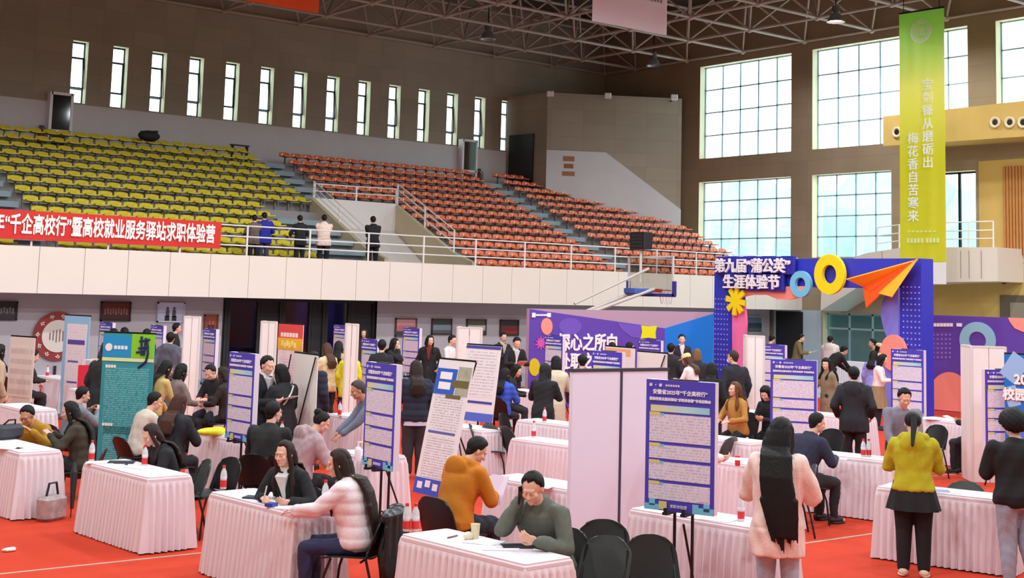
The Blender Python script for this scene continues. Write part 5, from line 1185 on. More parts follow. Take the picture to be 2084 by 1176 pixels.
        hb.rings(R2)
        for k in (-1, 1):
            hb.cap(hd(k*.066, .02, .055), hd(k*.084, .012, -.06), .022, .024); hb.cap(hd(k*.084, .012, -.06), hd(k*.085, -.0, -.14), .024, .026)
            if hair == 'long' and 'back' not in extras:
                p, u, f_ = fr_(1.36); e1 = p+Vector((k*.105, 0, 0))+f_*(.10+mg*.7); p, u, f_ = fr_(1.42-hl*.55); e2 = p+Vector((k*.105, 0, 0))+f_*(.122+mg)
                hb.cap(hd(k*.085, 0, -.14), e1, .026, .032); hb.cap(e1, e2, .032, .014)
        need = strands(.003, seed)
    elif hair == 'bun':
        hb.ell(hd(0, -.105, .085), (.05, .05, .048))
    elif hair == 'pony':
        hb.ell(hd(0, -.11, .06), (.034, .04, .034)); p, u, f_ = fr_(1.36); hb.cap(hd(0, -.12, .055), hd(0, -.15, -.06), .034, .036); hb.cap(hd(0, -.15, -.06), p-f_*(.215+mg), .036, .016)
    q = obj('hair', SC_(hb), hm, o)
    if hair in ('long', 'bob', 'bun', 'pony'): later(q, (.008 if near_ else .011 if mid else .014)*s, 2, need)
    else: smooth(q.data, 80)
    # small things worn
    for x_ in extras:
        if x_ == 'mask': b_ = MB(); b_.ell(hd(0, .082, -.055), (.052, .03, .042), Rh); part('face_mask', b_, (236, 236, 240))
        elif x_ == 'glasses':
            b_ = MB()
            for k in (-1, 1): b_.tube([hd(k*.031+.019*math.cos(v), .102, .003+.015*math.sin(v)) for v in np.linspace(0, 2*math.pi, 13)], .0022, 5); b_.tube([hd(k*.05, .1, .006), hd(k*.079, .0, .004)], .002, 5)
            b_.tube([hd(-.012, .103, .005), hd(.012, .103, .005)], .002, 5); part('glasses', b_, (20, 20, 22), mt=BLACK)
        elif x_ == 'earcap' or x_ == 'cap':
            b_ = MB(); b_.rings([[hd(math.cos(v)*r_, -.014+math.sin(v)*r_*1.22, z_) for v in np.linspace(0, 2*math.pi, 20)[:-1]] for r_, z_ in ((.092, .045), (.096, .075), (.09, .115), (.06, .142), (.01, .15))]); b_.ell(hd(0, .12, .05), (.075, .075, .01), Rh); part('cap', b_, (232, 214, 150))
        elif x_ == 'hoodup':
            b_ = MB(); b_.ell(hd(0, -.03, .02), (.112, .128, .132), Rh, 20, 14); b_.cap(hd(0, -.05, -.08), pn-un*.02, .1, .12); part('hood', b_, top, vc, folds(.006, .1, seed))
        elif x_ == 'clip':
            b_ = MB(); b_.ell(hd(.0, -.09, .10), (.04, .03, .03), Rh); part('hair_clip', b_, (226, 214, 60))
        elif x_ == 'strap':
            b_ = MB(); pts = []
            for t, x2, f2 in ((1.08, -.13, -.05), (1.2, -.06, -.13-mg), (1.32, .03, -.135-mg), (1.42, .10, -.10-mg), (1.44, .12, .0)):
                p, u, f_ = fr_(t); pts.append(p+Vector((x2, 0, 0))+f_*f2)
            b_.tube(pts, .012, 6); part('bag_strap', b_, (210, 204, 196))
        elif x_ == 'tail':        # pale shirt tail under the jacket
            b_ = MB(); b_.rings([ring(t, .176*ws+.012, .126+.012, -.01) for t in (hem_-.06, hem_+.03)]); part('shirt_tail', b_, (214, 206, 232))
    if sit and chair_:
        c_ = chair(loc.copy(), rz, 'black chair under the '+short, 0)
        fw = Vector((-math.sin(rz), math.cos(rz), 0)); c_.location = loc; c_.scale.z = min(1.1, max(.75, (seat-.10)/.45))
    Mw = Matrix.Translation(loc) @ Matrix.Rotation(rz, 4, 'Z') @ Matrix.Scale(s, 4)
    return {'o': o, 'M': Mw, 'L': Mw @ AR[-1][2], 'R': Mw @ AR[1][2], 'rz': rz, 'head': Mw @ hcn, 'dirR': (Mw.to_3x3() @ (AR[1][2]-AR[1][1])).normalized(), 'dirL': (Mw.to_3x3() @ (AR[-1][2]-AR[-1][1])).normalized(), 'hd': lambda x, y, z: Mw @ hd(x, y, z)}
PP = {}
def P(k, *a_, **kw): PP[k] = person(*a_, **kw)
GOLD = (196, 146, 40)
# ---- nearest people
P('N1', 'long-haired woman in black coat and white shirt writing at a white table', 'woman writing in a black coat', 578, 899, -152, 'sit', 1.62, 24, 6, -8, {'R': 'write', 'L': (-.18, .42, .82)}, (26, 25, 29), 'coat', hair='long', hc=DBR, hl=.34, fem=True, shirt=(226, 222, 220))
P('N2', 'woman in white padded jacket with long brown hair seen from behind at the table', 'woman in the white padded jacket', 684, 917, -72, 'sit', 1.64, 16, 12, 14, {'L': 'reach', 'R': 'table'}, (240, 222, 226), 'puffer', hair='long', hc=DBR, hl=.42, fem=True, bot=(44, 46, 80))
P('N3', 'man in orange hooded jacket sitting with his back to us reading papers', 'man in the orange jacket', 985, 895, 42, 'sit', 1.74, 22, 34, -28, 'paper', (196, 116, 18), 'hoodie', hair='short', hc=BLK, wide=1.12, bot=(30, 32, 48))
P('N4', 'man in grey green jacket holding a phone to his ear over papers', 'man on the phone', 1080, 966, -148, 'sit', 1.74, 28, 24, 10, {'L': (-.16, .46, .82), 'R': 'ear'}, (98, 102, 92), 'coat', hair='short', hc=BLK, wide=1.18)
P('N5', 'woman in pale pink sweater with very long dark hair standing with her back to us', 'woman in the pale pink sweater', 1594, 853, 10, 'stand', 1.77, 5, 14, -14, {'L': 'paper', 'R': 'paper'}, (240, 206, 196), 'sweater', hair='long', hc=BLK, hl=.56, hw=.135, hx=.09, fem=True, bot=(170, 184, 204), wide=1.02, extras=('back',), hem=.70, m=.045)
P('N6', 'woman in yellow green hooded jacket and black skirt standing at a table', 'woman in the yellow green jacket', 1857, 841, 2, 'stand', 1.62, 8, 22, 6, {'L': 'paper', 'R': 'paper'}, (180, 170, 20), 'hoodie', hair='pony', hc=BLK, fem=True, skirt=((22, 21, 24), .70), bot=(20, 20, 22), shoes=(224, 206, 180), hem=.90, wide=1.22, legm=.028)
P('N7', 'person in a black jacket with curly hair cut by the right picture edge', 'person in black at right', 2058, 842, -22, 'stand', 1.68, 6, 16, 0, 'paper', (20, 19, 21), 'coat', hair='curly', hc=BLK, bot=(150, 160, 176), wide=1.3, hem=.82)
P('N8', 'person in white top reaching a paper out from behind the big blue info board', 'person reaching out a paper', 1436, 818, 100, 'stand', 1.66, 12, 14, 0, {'R': 'paper', 'L': 'down'}, (240, 228, 222), 'sweater', hair='short', fem=True)
# ---- left front
P('A3', 'man in mustard jacket and glasses leaning over the leftmost table', 'man in the mustard jacket', 52, 829, -158, 'sit', 1.74, 36, 26, -6, {'L': 'table', 'R': 'table'}, (176, 128, 28), 'coat', z=1.1, hair='short', hc=BLK, wide=1.1, extras=('glasses',), skin=(206, 146, 112))
P('A4', 'woman with long dark hair and olive brown coat beside the mustard jacket', 'woman in the olive brown coat', 138, 819, -84, 'sit', 1.68, 14, 14, 0, 'table', (62, 54, 40), 'coat', hair='long', hc=BLK, hl=.36, fem=True, hem=.62, wide=1.15, z=1.2)
P('A6', 'man in grey blue jacket half hidden left of the teal banner', 'man in grey blue by the teal banner', 174, 788, 62, 'sit', 1.72, 16, 14, -10, 'table', (126, 130, 138), 'coat', hair='short', z=1.15)
P('A7', 'person in dark coat standing hidden behind the teal banner', 'person behind the teal banner', 222, 700, 40, 'stand', 1.72, 6, 10, 0, 'down', (34, 34, 36), 'coat', hair='short', hem=.55, wide=1.15)
P('A12', 'short-haired man in cream top right of the teal banner', 'man in the cream top', 322, 800, 60, 'sit', 1.7, 20, 18, -20, 'table', (214, 198, 184), 'sweater', hair='short', z=1.2)
P('A13', 'woman with brown hair in a dark mottled fur coat seen from behind', 'woman in the mottled fur coat', 371, 803, 28, 'sit', 1.68, 14, 14, -20, 'table', (36, 36, 42), 'coat', m=.045, hair='long', hc=(74, 44, 36), hl=.2, fem=True)
P('A14', 'woman in black coat looking at her phone at the second table', 'woman looking at her phone', 300, 867, -112, 'sit', 1.62, 20, 26, 0, 'phone', (26, 25, 28), 'coat', hair='long', hc=DBR, hl=.22, fem=True, z=1.17)
P('A11', 'woman in yellow beige sweater with long black hair near the teal banner', 'woman in the yellow beige sweater', 346, 736, 52, 'stand', 1.62, 20, 22, -8, 'table', (206, 170, 104), 'sweater', hair='long', hc=BLK, hl=.34, fem=True)
P('A15', 'woman in black and white patterned top beyond the beige sweater', 'woman in the patterned top', 374, 742, 60, 'sit', 1.7, 10, 10, 0, 'table', (120, 104, 100), 'coat', hair='bob', hc=BLK, fem=True, seat=.62)
P('B1', 'young man in black jacket reading behind a small table', 'young man in black writing', 424, 745, -140, 'sit', 1.74, 24, 30, 0, {'L': 'table', 'R': 'write'}, (30, 29, 33), 'coat', hair='short', seat=.58)
P('B2', 'woman in dark brown coat half hidden left of a blue info board', 'woman in the dark brown coat', 451, 748, -60, 'sit', 1.66, 10, 12, 0, 'table', (44, 34, 32), 'coat', hair='bob', hc=DBR, fem=True, seat=.6)
P('B3', 'man in black suit standing and turning to a woman with long black hair', 'man in the black suit', 548, 726, 128, 'stand', 1.76, 8, 14, -10, {'L': 'paper', 'R': 'paper'}, (28, 28, 34), 'suit', hair='short', shirt=(220, 216, 220))
P('B4', 'woman with black hair and black jacket with pale bag strap facing the suited man', 'woman with the pale bag strap', 568, 743, -36, 'stand', 1.64, 6, 10, 22, 'paper', (32, 31, 34), 'coat', hair='bob', hc=BLK, fem=True, extras=('strap',), wide=1.15)
P('B5', 'man in black leather jacket sitting with his back to us', 'man in the black leather jacket', 560, 818, 26, 'sit', 1.74, 12, 6, -24, 'table', (36, 34, 35), 'coat', hair='short', wide=1.12)
P('B6', 'woman in pale pinkish fleece with hair in a bun bending over a table', 'woman in the pinkish fleece', 665, 842, 62, 'sit', 1.66, 26, 30, -14, 'table', (176, 150, 156), 'hoodie', hair='bun', hc=BLK, fem=True, m=.045, wide=1.1)
P('B7', 'person in navy padded jacket standing behind the white banner back', 'person in navy behind the banner back', 640, 716, 30, 'stand', 1.74, 4, 6, 0, 'down', (30, 32, 52), 'puffer', hair='short', wide=1.1, hem=.7)
P('B8', 'woman in camel coat seen from behind left of a narrow white column', 'woman in the camel coat', 690, 695, 10, 'stand', 1.64, 4, 10, 0, 'paper', (206, 166, 124), 'coat', hair='long', hc=BLK, hl=.12, fem=True, hem=.8)
P('B9', 'woman in cream jacket with brown hair beside the camel coat', 'woman in the cream jacket', 664, 699, -30, 'stand', 1.64, 4, 10, 0, 'paper', (232, 208, 164), 'coat', hair='long', hc=BRN, hl=.16, fem=True)
P('B10', 'person in bright yellow jacket half behind the narrow white column', 'person in bright yellow', 716, 706, 20, 'stand', 1.6, 4, 10, 0, 'down', (214, 206, 24), 'coat', hair='short', hem=.7)
P('B11', 'grey-haired man in grey blue jacket leaning on a table in profile', 'man in grey blue in profile', 722, 777, -105, 'stand', 1.62, 36, 22, 0, 'reach', (112, 118, 136), 'coat', hair='short', hc=(70, 64, 62), bot=(58, 62, 78), skin=(196, 140, 112))
P('B13', 'woman whose face shows above a blue info board by the doors', 'woman above the info board', 741, 670, -170, 'stand', 1.64, 2, 4, 0, 'down', (60, 52, 54), 'coat', hair='long', hc=DBR, hl=.2, fem=True)
# ---- middle
P('C6', 'woman in navy padded jacket and dark trousers standing with her back to us', 'woman in the navy padded jacket', 847, 735, -8, 'stand', 1.68, 4, 12, 0, {'L': 'paper', 'R': 'pocket'}, (32, 34, 52), 'puffer', hair='long', hc=DBR, hl=.16, fem=True, bot=(52, 46, 50), extras=('back', 'tail'), shoes=(210, 200, 196), wide=1.1, hem=.84, legm=.035)
P('C2', 'man in black with short hair seen from behind near the dark doors', 'man in black near the doors', 778, 692, 5, 'stand', 1.72, 4, 8, 0, 'down', (32, 30, 34), 'coat', hair='short')
P('C3', 'woman in black touching her chin left of a blue info board', 'woman touching her chin', 806, 689, 110, 'stand', 1.66, 4, 6, 0, 'chin', (30, 29, 33), 'coat', hair='long', hc=BLK, hl=.15, fem=True)
P('C4', 'woman in open black coat and dark red top facing us', 'woman in the dark red top', 876, 683, -176, 'stand', 1.68, 2, 6, 30, 'pocket', (30, 28, 31), 'coat', hair='long', hc=BLK, hl=.2, fem=True, shirt=(130, 40, 36), bot=(66, 70, 92), hem=.62, wide=1.1)
P('C5', 'young man in white shirt beside a white column', 'young man in the white shirt', 923, 683, 120, 'stand', 1.7, 6, 12, 0, 'paper', (230, 220, 214), 'sweater', hair='short')
P('C7', 'man in dark cardigan and white shirt left of the man reading', 'man in the dark cardigan', 1026, 677, 150, 'stand', 1.74, 6, 12, 0, 'paper', (44, 40, 42), 'suit', hair='short', shirt=(222, 204, 188))
P('C8', 'man in black suit bending his head over papers before the purple wall', 'man reading papers', 1054, 688, 160, 'stand', 1.76, 12, 26, 0, 'paper', (30, 28, 32), 'suit', hair='short', shirt=(226, 220, 220))
P('C9', 'woman in bright blue padded jacket sitting with her back to us', 'woman in the blue padded jacket', 1030, 750, 24, 'sit', 1.64, 10, 8, -16, 'table', (58, 88, 196), 'puffer', hair='long', hc=BLK, hl=.16, fem=True, seat=.58)
P('C10', 'woman in black writing at the table beyond the blue padded jacket', 'woman writing beyond the blue jacket', 1056, 744, 96, 'sit', 1.64, 20, 22, -14, 'table', (36, 32, 36), 'coat', hair='bob', hc=BLK, fem=True, seat=.6)
P('D1', 'person in black hooded coat standing with the hood up', 'person in the black hooded coat', 1112, 742, 18, 'stand', 1.57, 6, 10, 0, 'paper', (32, 31, 34), 'coat', hair='bob', hc=BLK, hem=.5, extras=('hoodup',), wide=1.08)
P('D2', 'woman in cream coat standing behind the black hooded coat', 'woman in the cream coat', 1132, 726, -4, 'stand', 1.64, 4, 10, 0, 'paper', (218, 206, 180), 'coat', hair='bob', hc=BLK, fem=True, hem=.5)
P('D3', 'man whose head shows over the big white display panels', 'man over the white panels', 1186, 722, 22, 'stand', 1.68, 4, 8, 20, 'down', (70, 66, 70), 'coat', hair='short')
P('D4', 'dark-haired person behind the white banner with orange head', 'person behind the orange headed banner', 1247, 697, 20, 'stand', 1.66, 4, 8, 0, 'down', (50, 46, 52), 'coat', hair='short')
P('D4b', 'person whose hair tops the right end of the orange headed banner', 'person at the orange headed banner end', 1284, 697, 60, 'stand', 1.66, 4, 8, 0, 'down', (60, 52, 52), 'coat', hair='short')
P('D5', 'man in dark suit facing us before the blue backdrop wall', 'man before the blue wall', 1388, 681, 172, 'stand', 1.80, 3, 6, 0, 'down', (36, 34, 44), 'suit', hair='short', shirt=(226, 222, 230))
P('D6', 'man in dark suit with his back to us near the blue backdrop wall', 'man with his back to us near the blue wall', 1366, 699, 8, 'stand', 1.7, 3, 6, 0, 'down', (36, 34, 40), 'suit', hair='short')
P('D7', 'woman in white top and pale yellow cap below the blue wall', 'woman in the yellow cap', 1394, 722, -60, 'stand', 1.6, 14, 20, 0, 'paper', (236, 222, 222), 'sweater', hair='long', hc=BRN, hl=.12, fem=True, extras=('cap',))
P('D8', 'person with light brown hair and dark coat behind the yellow cap', 'person with light brown hair', 1418, 711, -10, 'stand', 1.66, 4, 8, 0, 'down', (36, 36, 42), 'coat', hair='bob', hc=(118, 86, 56))
# ---- right
P('E1', 'person in long black coat standing with back to us by the arch leg', 'person in the long black coat', 1450, 739, 10, 'stand', 1.64, 3, 8, 0, 'down', (24, 23, 26), 'coat', hair='long', hc=BLK, hl=.12, fem=True, hem=.42)
P('E2', 'man in dark suit and white mask in front of the arch leg', 'man in the white mask', 1490, 714, -30, 'stand', 1.76, 3, 6, 30, 'down', (36, 36, 44), 'suit', hair='short', hc=(60, 46, 40), extras=('mask',), wide=1.12)
P('E3', 'woman in tan coat with long wavy hair sitting behind a skirted table', 'woman in the tan coat', 1495, 778, -140, 'sit', 1.66, 8, -2, -10, 'table', (184, 130, 60), 'coat', hair='long', hc=(104, 66, 36), hl=.24, fem=True, seat=.6)
P('E4', 'woman in black with fringe looking down left of a blue info board', 'woman with the fringe', 1555, 788, -150, 'sit', 1.64, 16, 26, 0, 'phone', (30, 29, 32), 'coat', hair='bob', hc=BLK, fem=True, fringe=True, seat=.58)
P('E5', 'man in lilac top looking down behind a blue info board', 'man in the lilac top', 1574, 684, 40, 'stand', 1.72, 14, 30, 0, 'paper', (176, 160, 200), 'sweater', hair='short')
P('E6', 'person in olive patterned jacket facing right under the arch', 'person in the olive jacket', 1634, 681, 92, 'stand', 1.7, 10, 20, 0, 'paper', (118, 96, 60), 'coat', hair='short')
P('E7', 'person in white hooded top with back to us under the arch', 'person in the white hooded top', 1690, 684, 8, 'stand', 1.72, 4, 14, 0, 'table', (232, 216, 206), 'hoodie', hair='short', wide=1.15)
P('E8', 'person in black bending over a far table under the arch', 'person bending over', 1722, 706, 60, 'stand', 1.72, 50, 30, 0, 'reach', (28, 27, 30), 'coat', hair='short', wide=1.1)
P('E9', 'man in tan top carrying a black backpack under the arch', 'man in the tan top', 1774, 690, -100, 'stand', 1.72, 4, 8, 0, 'down', (184, 138, 80), 'sweater', hair='short')
P('E9b', 'person in white cap beside the salmon disc of the arch', 'person in the white cap', 1791, 700, 120, 'stand', 1.6, 4, 8, 0, 'down', (210, 190, 180), 'coat', hair='bob', hc=BLK, extras=('cap',))
P('E10', 'woman in long beige coat holding a cream bag right of a blue info board', 'woman in the long beige coat', 1681, 729, -130, 'stand', 1.64, 3, 6, 30, {'L': 'down', 'R': 'paper'}, (140, 118, 92), 'coat', hair='long', hc=BLK, hl=.2, fem=True, fringe=True, hem=.34)
P('E11', 'man in black hooded jacket standing with his back to us', 'man in the black hooded jacket', 1737, 747, 6, 'stand', 1.72, 4, 10, 14, 'pocket', (38, 38, 44), 'hoodie', hair='short', hem=.74, wide=1.15)
P('E12', 'person in navy jacket leaning on a table right of the pink sweater', 'person in navy leaning on a table', 1668, 842, 46, 'sit', 1.72, 22, 14, -20, 'table', (40, 42, 64), 'coat', hair='short', wide=1.1)
P('F1', 'woman in white sweater with yellow hair clip looking right', 'woman in the white sweater', 1800, 722, 96, 'stand', 1.62, 6, 14, 0, 'paper', (238, 224, 220), 'sweater', hair='bob', hc=BLK, fem=True, skirt=((150, 126, 92), .5), extras=('clip',))
P('F2', 'man in grey sweater bending towards the woman in yellow green', 'man in the grey sweater', 1843, 793, 172, 'stand', 1.68, 20, 24, 10, {'L': 'table', 'R': 'table'}, (132, 128, 142), 'sweater', hair='short', shirt=None, wide=1.12)
P('F4', 'person in black reading a paper behind the tall white column', 'person reading behind the column', 1978, 788, -70, 'sit', 1.7, 8, 12, 0, 'paper', (30, 28, 31), 'coat', hair='bob', hc=BLK, seat=.6)
P('F6', 'woman in lilac top with black hair behind the white sweater', 'woman in the lilac top', 1779, 714, 20, 'stand', 1.62, 4, 8, 0, 'down', (140, 136, 206), 'coat', hair='long', hc=BLK, hl=.1, fem=True)
# ---- far left
P('A1', 'woman in long beige coat with black hair at the left picture edge', 'woman at the left edge', 4, 702, 60, 'stand', 1.64, 3, 8, 0, 'down', (184, 156, 130), 'coat', hair='long', hc=BLK, hl=.26, fem=True, hem=.4)
P('A2', 'person in black leaning on the table right of the cream board', 'person leaning by the cream board', 74, 713, 70, 'sit', 1.7, 22, 20, 0, 'table', (34, 32, 36), 'coat', hair='short', seat=.6)
P('A8', 'dark-haired person just above the teal banner, left one', 'left person above the teal banner', 233, 669, 30, 'stand', 1.7, 3, 6, 0, 'down', (60, 56, 60), 'coat', hair='short')
P('A8b', 'dark-haired person just above the teal banner, middle one', 'middle person above the teal banner', 253, 667, -20, 'stand', 1.72, 3, 6, 0, 'down', (70, 60, 60), 'coat', hair='short')
P('A8c', 'dark-haired person above the green corner of the teal banner', 'person above the green corner', 300, 670, 20, 'stand', 1.7, 3, 6, 0, 'down', (50, 48, 54), 'coat', hair='short')
P('A9', 'person in grey blue jacket with white hood seen from behind', 'person with the white hood', 348, 677, 10, 'stand', 1.72, 4, 8, 0, 'down', (92, 94, 108), 'hoodie', hair='short', wide=1.1)
P('A10', 'man in black looking right beside the white column', 'man in black beside the column', 362, 658, 80, 'stand', 1.76, 3, 6, 0, 'down', (34, 32, 34), 'coat', hair='short')
# ---- on the balcony
def balcony_person(k, label, px, py, col, top_, bot_, arms='rail', wide=1.0, hair='short'):
    """stands on the balcony floor behind the railing"""
    r_ = person(label, label, px, py, 0, 'stand', 1.7, 6, 10, 0, arms, top_, col, bot=bot_, hair=hair, wide=wide)
    o = r_['o']; zt_ = 3.29+1.7*s_cr; p = at_y(px, py, YP+.62); q = at_y(px, py, YP+.62)
    o.location = (q.x, YP+.62, 3.29); o.rotation_euler = (0, 0, R(rnd.uniform(-20, 20))+math.pi)
    o.rotation_euler.z = R(rnd.uniform(-25, 25)); h_ = q.z-3.29; o.scale = [h_/1.71]*3; PP[k] = r_
s_cr = 1.0
balcony_person('S1', 'person in dark top half behind the blue jacket on the balcony', 519, 438, 'coat', (110, 92, 84), (26, 26, 30))
balcony_person('S2', 'person in royal blue jacket standing on the balcony', 540, 433, 'coat', (36, 40, 150), (60, 62, 84), wide=1.15)
balcony_person('S3', 'person in black with back to us on the balcony, left of the cream jacket', 613, 439, 'coat', (28, 27, 30), (24, 24, 27))
balcony_person('S4', 'person in cream jacket with hands on hips on the balcony', 661, 438, 'coat', (238, 212, 196), (26, 26, 32), wide=1.15, arms='cross')
balcony_person('S5', 'person all in black standing alone on the balcony', 761, 441, 'coat', (26, 25, 28), (20, 20, 23), wide=1.1, arms='cross')

# ------------------------------------------------------------------ things on tables, in hands and on the floor
RED_ = mat((214, 40, 44), .45); WATER = mat((236, 238, 242), .2, trans=.35, name='bottle_plastic'); LABW = mat((238, 226, 228), .5)
def bottle_proto():
    t = thing('water_bottle', 'x', 'bottle', (0, 0, 0), 0, 'red labelled water bottles')
    obj('body', MB().lathe([(.005, 0), (.03, .002), (.032, .02), (.03, .06), (.032, .1), (.032, .14), (.026, .17), (.014, .195), (.0135, .21)]), WATER, t, sm=True)
    obj('label', MB().lathe([(.0325, .022), (.0328, .024), (.0328, .085), (.0325, .087)]), RED_, t, sm=True); obj('upper_label', MB().lathe([(.0328, .10), (.033, .102), (.033, .125), (.0328, .127)]), mat((226, 218, 224), .5), t, sm=True)
    obj('cap', MB().lathe([(.016, .205), (.016, .228), (.002, .231)]), RED_, t, sm=True); return t
bp = bottle_proto(); fst = True
for px, py, lab in ((186, 938, 'water bottle at the left end of the table before the teal banner'), (294, 948, 'water bottle by the woman looking at her phone'), (454, 995, 'water bottle at the left end of the table between the two women'), (661, 1028, 'water bottle in front of the white padded jacket'), (827, 1081, 'left one of two water bottles on the phone man\'s table'), (845, 1081, 'right one of two water bottles on the phone man\'s table'),
        (1508, 1060, 'water bottle beside the pink sweater sleeve'), (1757, 929, 'left one of two bottles right of the pink sweater'), (1768, 929, 'right one of two bottles right of the pink sweater'), (1108, 859, 'water bottle in front of the black hooded coat'), (1086, 890, 'red topped bottle on the table left of the white panels'), (573, 893, 'water bottle beside the black leather jacket'), (691, 846, 'water bottle in front of the man in grey blue'), (1515, 838, 'water bottle in front of the woman in the tan coat'), (430, 814, 'water bottle in front of the young man in black writing'), (96, 766, 'water bottle on the red lettered table')):
    q = at_z(px, py, .76)
    if fst: bp.location = q; bp['label'] = lab; fst = False
    else: dup(bp, q, rnd.uniform(0, 6), lab, 'red labelled water bottles')
def flat(name, lab, cat, px, py, w, d_, col, rz, h=.004, z=.762, grp=None, m=None):
    q = at_z(px, py, z); return one(name, MB().box((0, 0, h/2), (w, d_, h)), m or mat(col, .5), lab, cat, grp, q, R(rz))
PAPM = linesmat('form_print', (242, 234, 236), (190, 182, 190), .02)
for px, py, rz, lab in ((285, 951, 20, 'white sheet near the bottle before the woman with her phone'), (205, 941, 60, 'white sheet at the far end of the table before the teal banner'), (540, 1012, 30, 'white sheet under the hand of the writing woman'), (575, 1022, 60, 'white sheet in the middle of the two women\'s table'), (625, 1036, 10, 'white sheet at the near end of the two women\'s table'), (985, 1103, 30, 'white sheet beside the cream cup'), (1018, 1115, 55, 'white sheet before the man on the phone'), (1462, 1057, 20, 'white booklet on the table behind the big info board'), (1700, 933, 30, 'white sheet before the person in navy'), (1925, 1001, 40, 'white sheet right of the yellow green jacket'), (18, 912, 30, 'white sheet under the mustard jacket'), (60, 912, 60, 'cream sheet before the woman in the olive brown coat'), (1095, 990, 30, 'white sheet on the orange jacket man\'s table'), (1900, 853, 20, 'white sheet on the table before the purple wall'), (425, 815, 30, 'open white book of the young man in black writing')):
    flat('paper_sheet', lab, 'paper', px, py, .21, .297, None, rz, m=mat((240, 234, 238), .5), grp='paper sheets on the tables')
flat('notebook', 'dark blue notebook beside the writing woman\'s hand', 'notebook', 520, 1013, .15, .21, (40, 44, 70), 40, .012)
flat('card_stand', 'small blue folded card on the two women\'s table', 'card', 552, 1030, .1, .08, (40, 70, 150), 30, .03)
flat('folder', 'black folder under the phone at the second table', 'folder', 247, 941, .2, .28, (34, 34, 42), 60, .01); flat('folder', 'blue folder on the table right of the yellow green jacket', 'folder', 1905, 999, .2, .28, (110, 120, 170), 40, .008)
flat('tablet', 'dark tablet in front of the man on the phone', 'tablet', 1052, 1112, .17, .24, (40, 40, 48), 60, .01); flat('pen', 'brown pen lying left of the cream cup', 'pen', 921, 1093, .14, .012, (120, 80, 70), 20, .01)
q = at_z(967, 1097, .762); t = thing('paper_cup', 'cream paper cup on the table of the man on the phone', 'cup', q); CUP = mat((236, 220, 180), .6)
obj('cup', MB().rings([[(r_*math.cos(2*math.pi*i/20), r_*math.sin(2*math.pi*i/20), z) for i in range(20)] for r_, z in ((.03, 0), (.038, .12), (.04, .122), (.037, .118), (.03, .01))]), CUP, t, sm=True)
q = at_z(990-37, 1098, .762); one('crumpled_tissue', MB().ell((0, 0, .03), (.05, .04, .035), n=9, k=5), mat((236, 224, 196), .8), 'crumpled cream tissue left of the paper cup', 'tissue', None, q)
q = at_z(728, 937, .762); t = thing('hand_sanitizer', 'white pump bottle on the table under the second blue info board', 'pump bottle', q)
obj('body', MB().lathe([(.005, 0), (.04, .003), (.042, .12), (.03, .15), (.016, .16)]), mat((232, 226, 236), .4), t, sm=True); obj('pump', MB().cyl((0, 0, .16), (0, 0, .21), .012).box((.02, 0, .21), (.07, .02, .018)), WHITE, t)
q = at_z(676, 1030, .762); one('small_bottle', MB().lathe([(.005, 0), (.02, .002), (.02, .06), (.008, .08), (.008, .11), (.002, .112)]), mat((60, 56, 66), .3), 'small dark bottle beside the water bottle of the padded jacket', 'bottle', None, q, sm=True)
q = at_z(1501, 948, .762); one('drink_can', MB().lathe([(.02, 0), (.032, .006), (.033, .11), (.027, .122), (.002, .12)]), RED_, 'red drink can on the table left of the pink sweater', 'can', None, q, sm=True)
q = at_z(430, 886, .762); one('bundle', MB().ell((0, 0, .05), (.22, .1, .055)).ell((.1, .03, .06), (.12, .08, .05)), mat((224, 214, 40), .7, .1, 12), 'yellow cloth bundle on the table left of the blue info board', 'bundle', None, q, sm=True)
def paper_bag(px, py, z, w, h, col, lab):
    q = at_z(px, py, z); t = thing('paper_bag', lab, 'bag', q, R(-40)); obj('bag', MB().box((0, 0, h/2), (w, .12, h)), mat(col, .6), t)
    mb = MB()
    for s_ in (-.06, .06): mb.tube([(-w*.25, s_, h), (-w*.2, s_, h+.1), (w*.2, s_, h+.1), (w*.25, s_, h)], .008, 6)
    obj('handle', mb, mat((236, 214, 206), .7), t)
paper_bag(177, 789, .76, .34, .42, (206, 24, 54), 'red paper bag left of the teal banner'); paper_bag(190, 787, .76, .3, .42, (214, 160, 110), 'tan paper bag just right of the red bag')
q = at_z(103, 1058, 0); t = thing('tote_bag', 'black and white patterned bag on the floor at the left table corner', 'bag', (q.x, q.y, 0), R(30))
obj('bag', MB().rbox((0, 0, .14), (.36, .2, .28), .06), mat((170, 150, 150), .7, .75, 9), t); obj('handle', MB().tube([(-.1, 0, .27), (-.06, 0, .42), (.06, 0, .42), (.1, 0, .27)], .014), BLACK, t)
t = thing('umbrella', 'folded black umbrella leaning at the left table corner', 'umbrella', (q.x+.24, q.y+.05, 0)); obj('canopy', MB().cyl((.02, 0, .1), (.06, .1, .5), .02, .045).cyl((.06, .1, .5), (.07, .12, .62), .045, .012), BLACK, t); obj('shaft', MB().cyl((0, -.03, .0), (.1, .16, .8), .006), DARKMET, t)
q = at_z(18, 1122, 0); one('crumpled_paper', MB().ell((0, 0, .018), (.075, .05, .02), n=9, k=5).ell((.04, .02, .02), (.04, .03, .02), n=7, k=5), mat((246, 226, 210), .7), 'small white crumpled paper lying on the red carpet', 'paper', None, (q.x, q.y, 0))
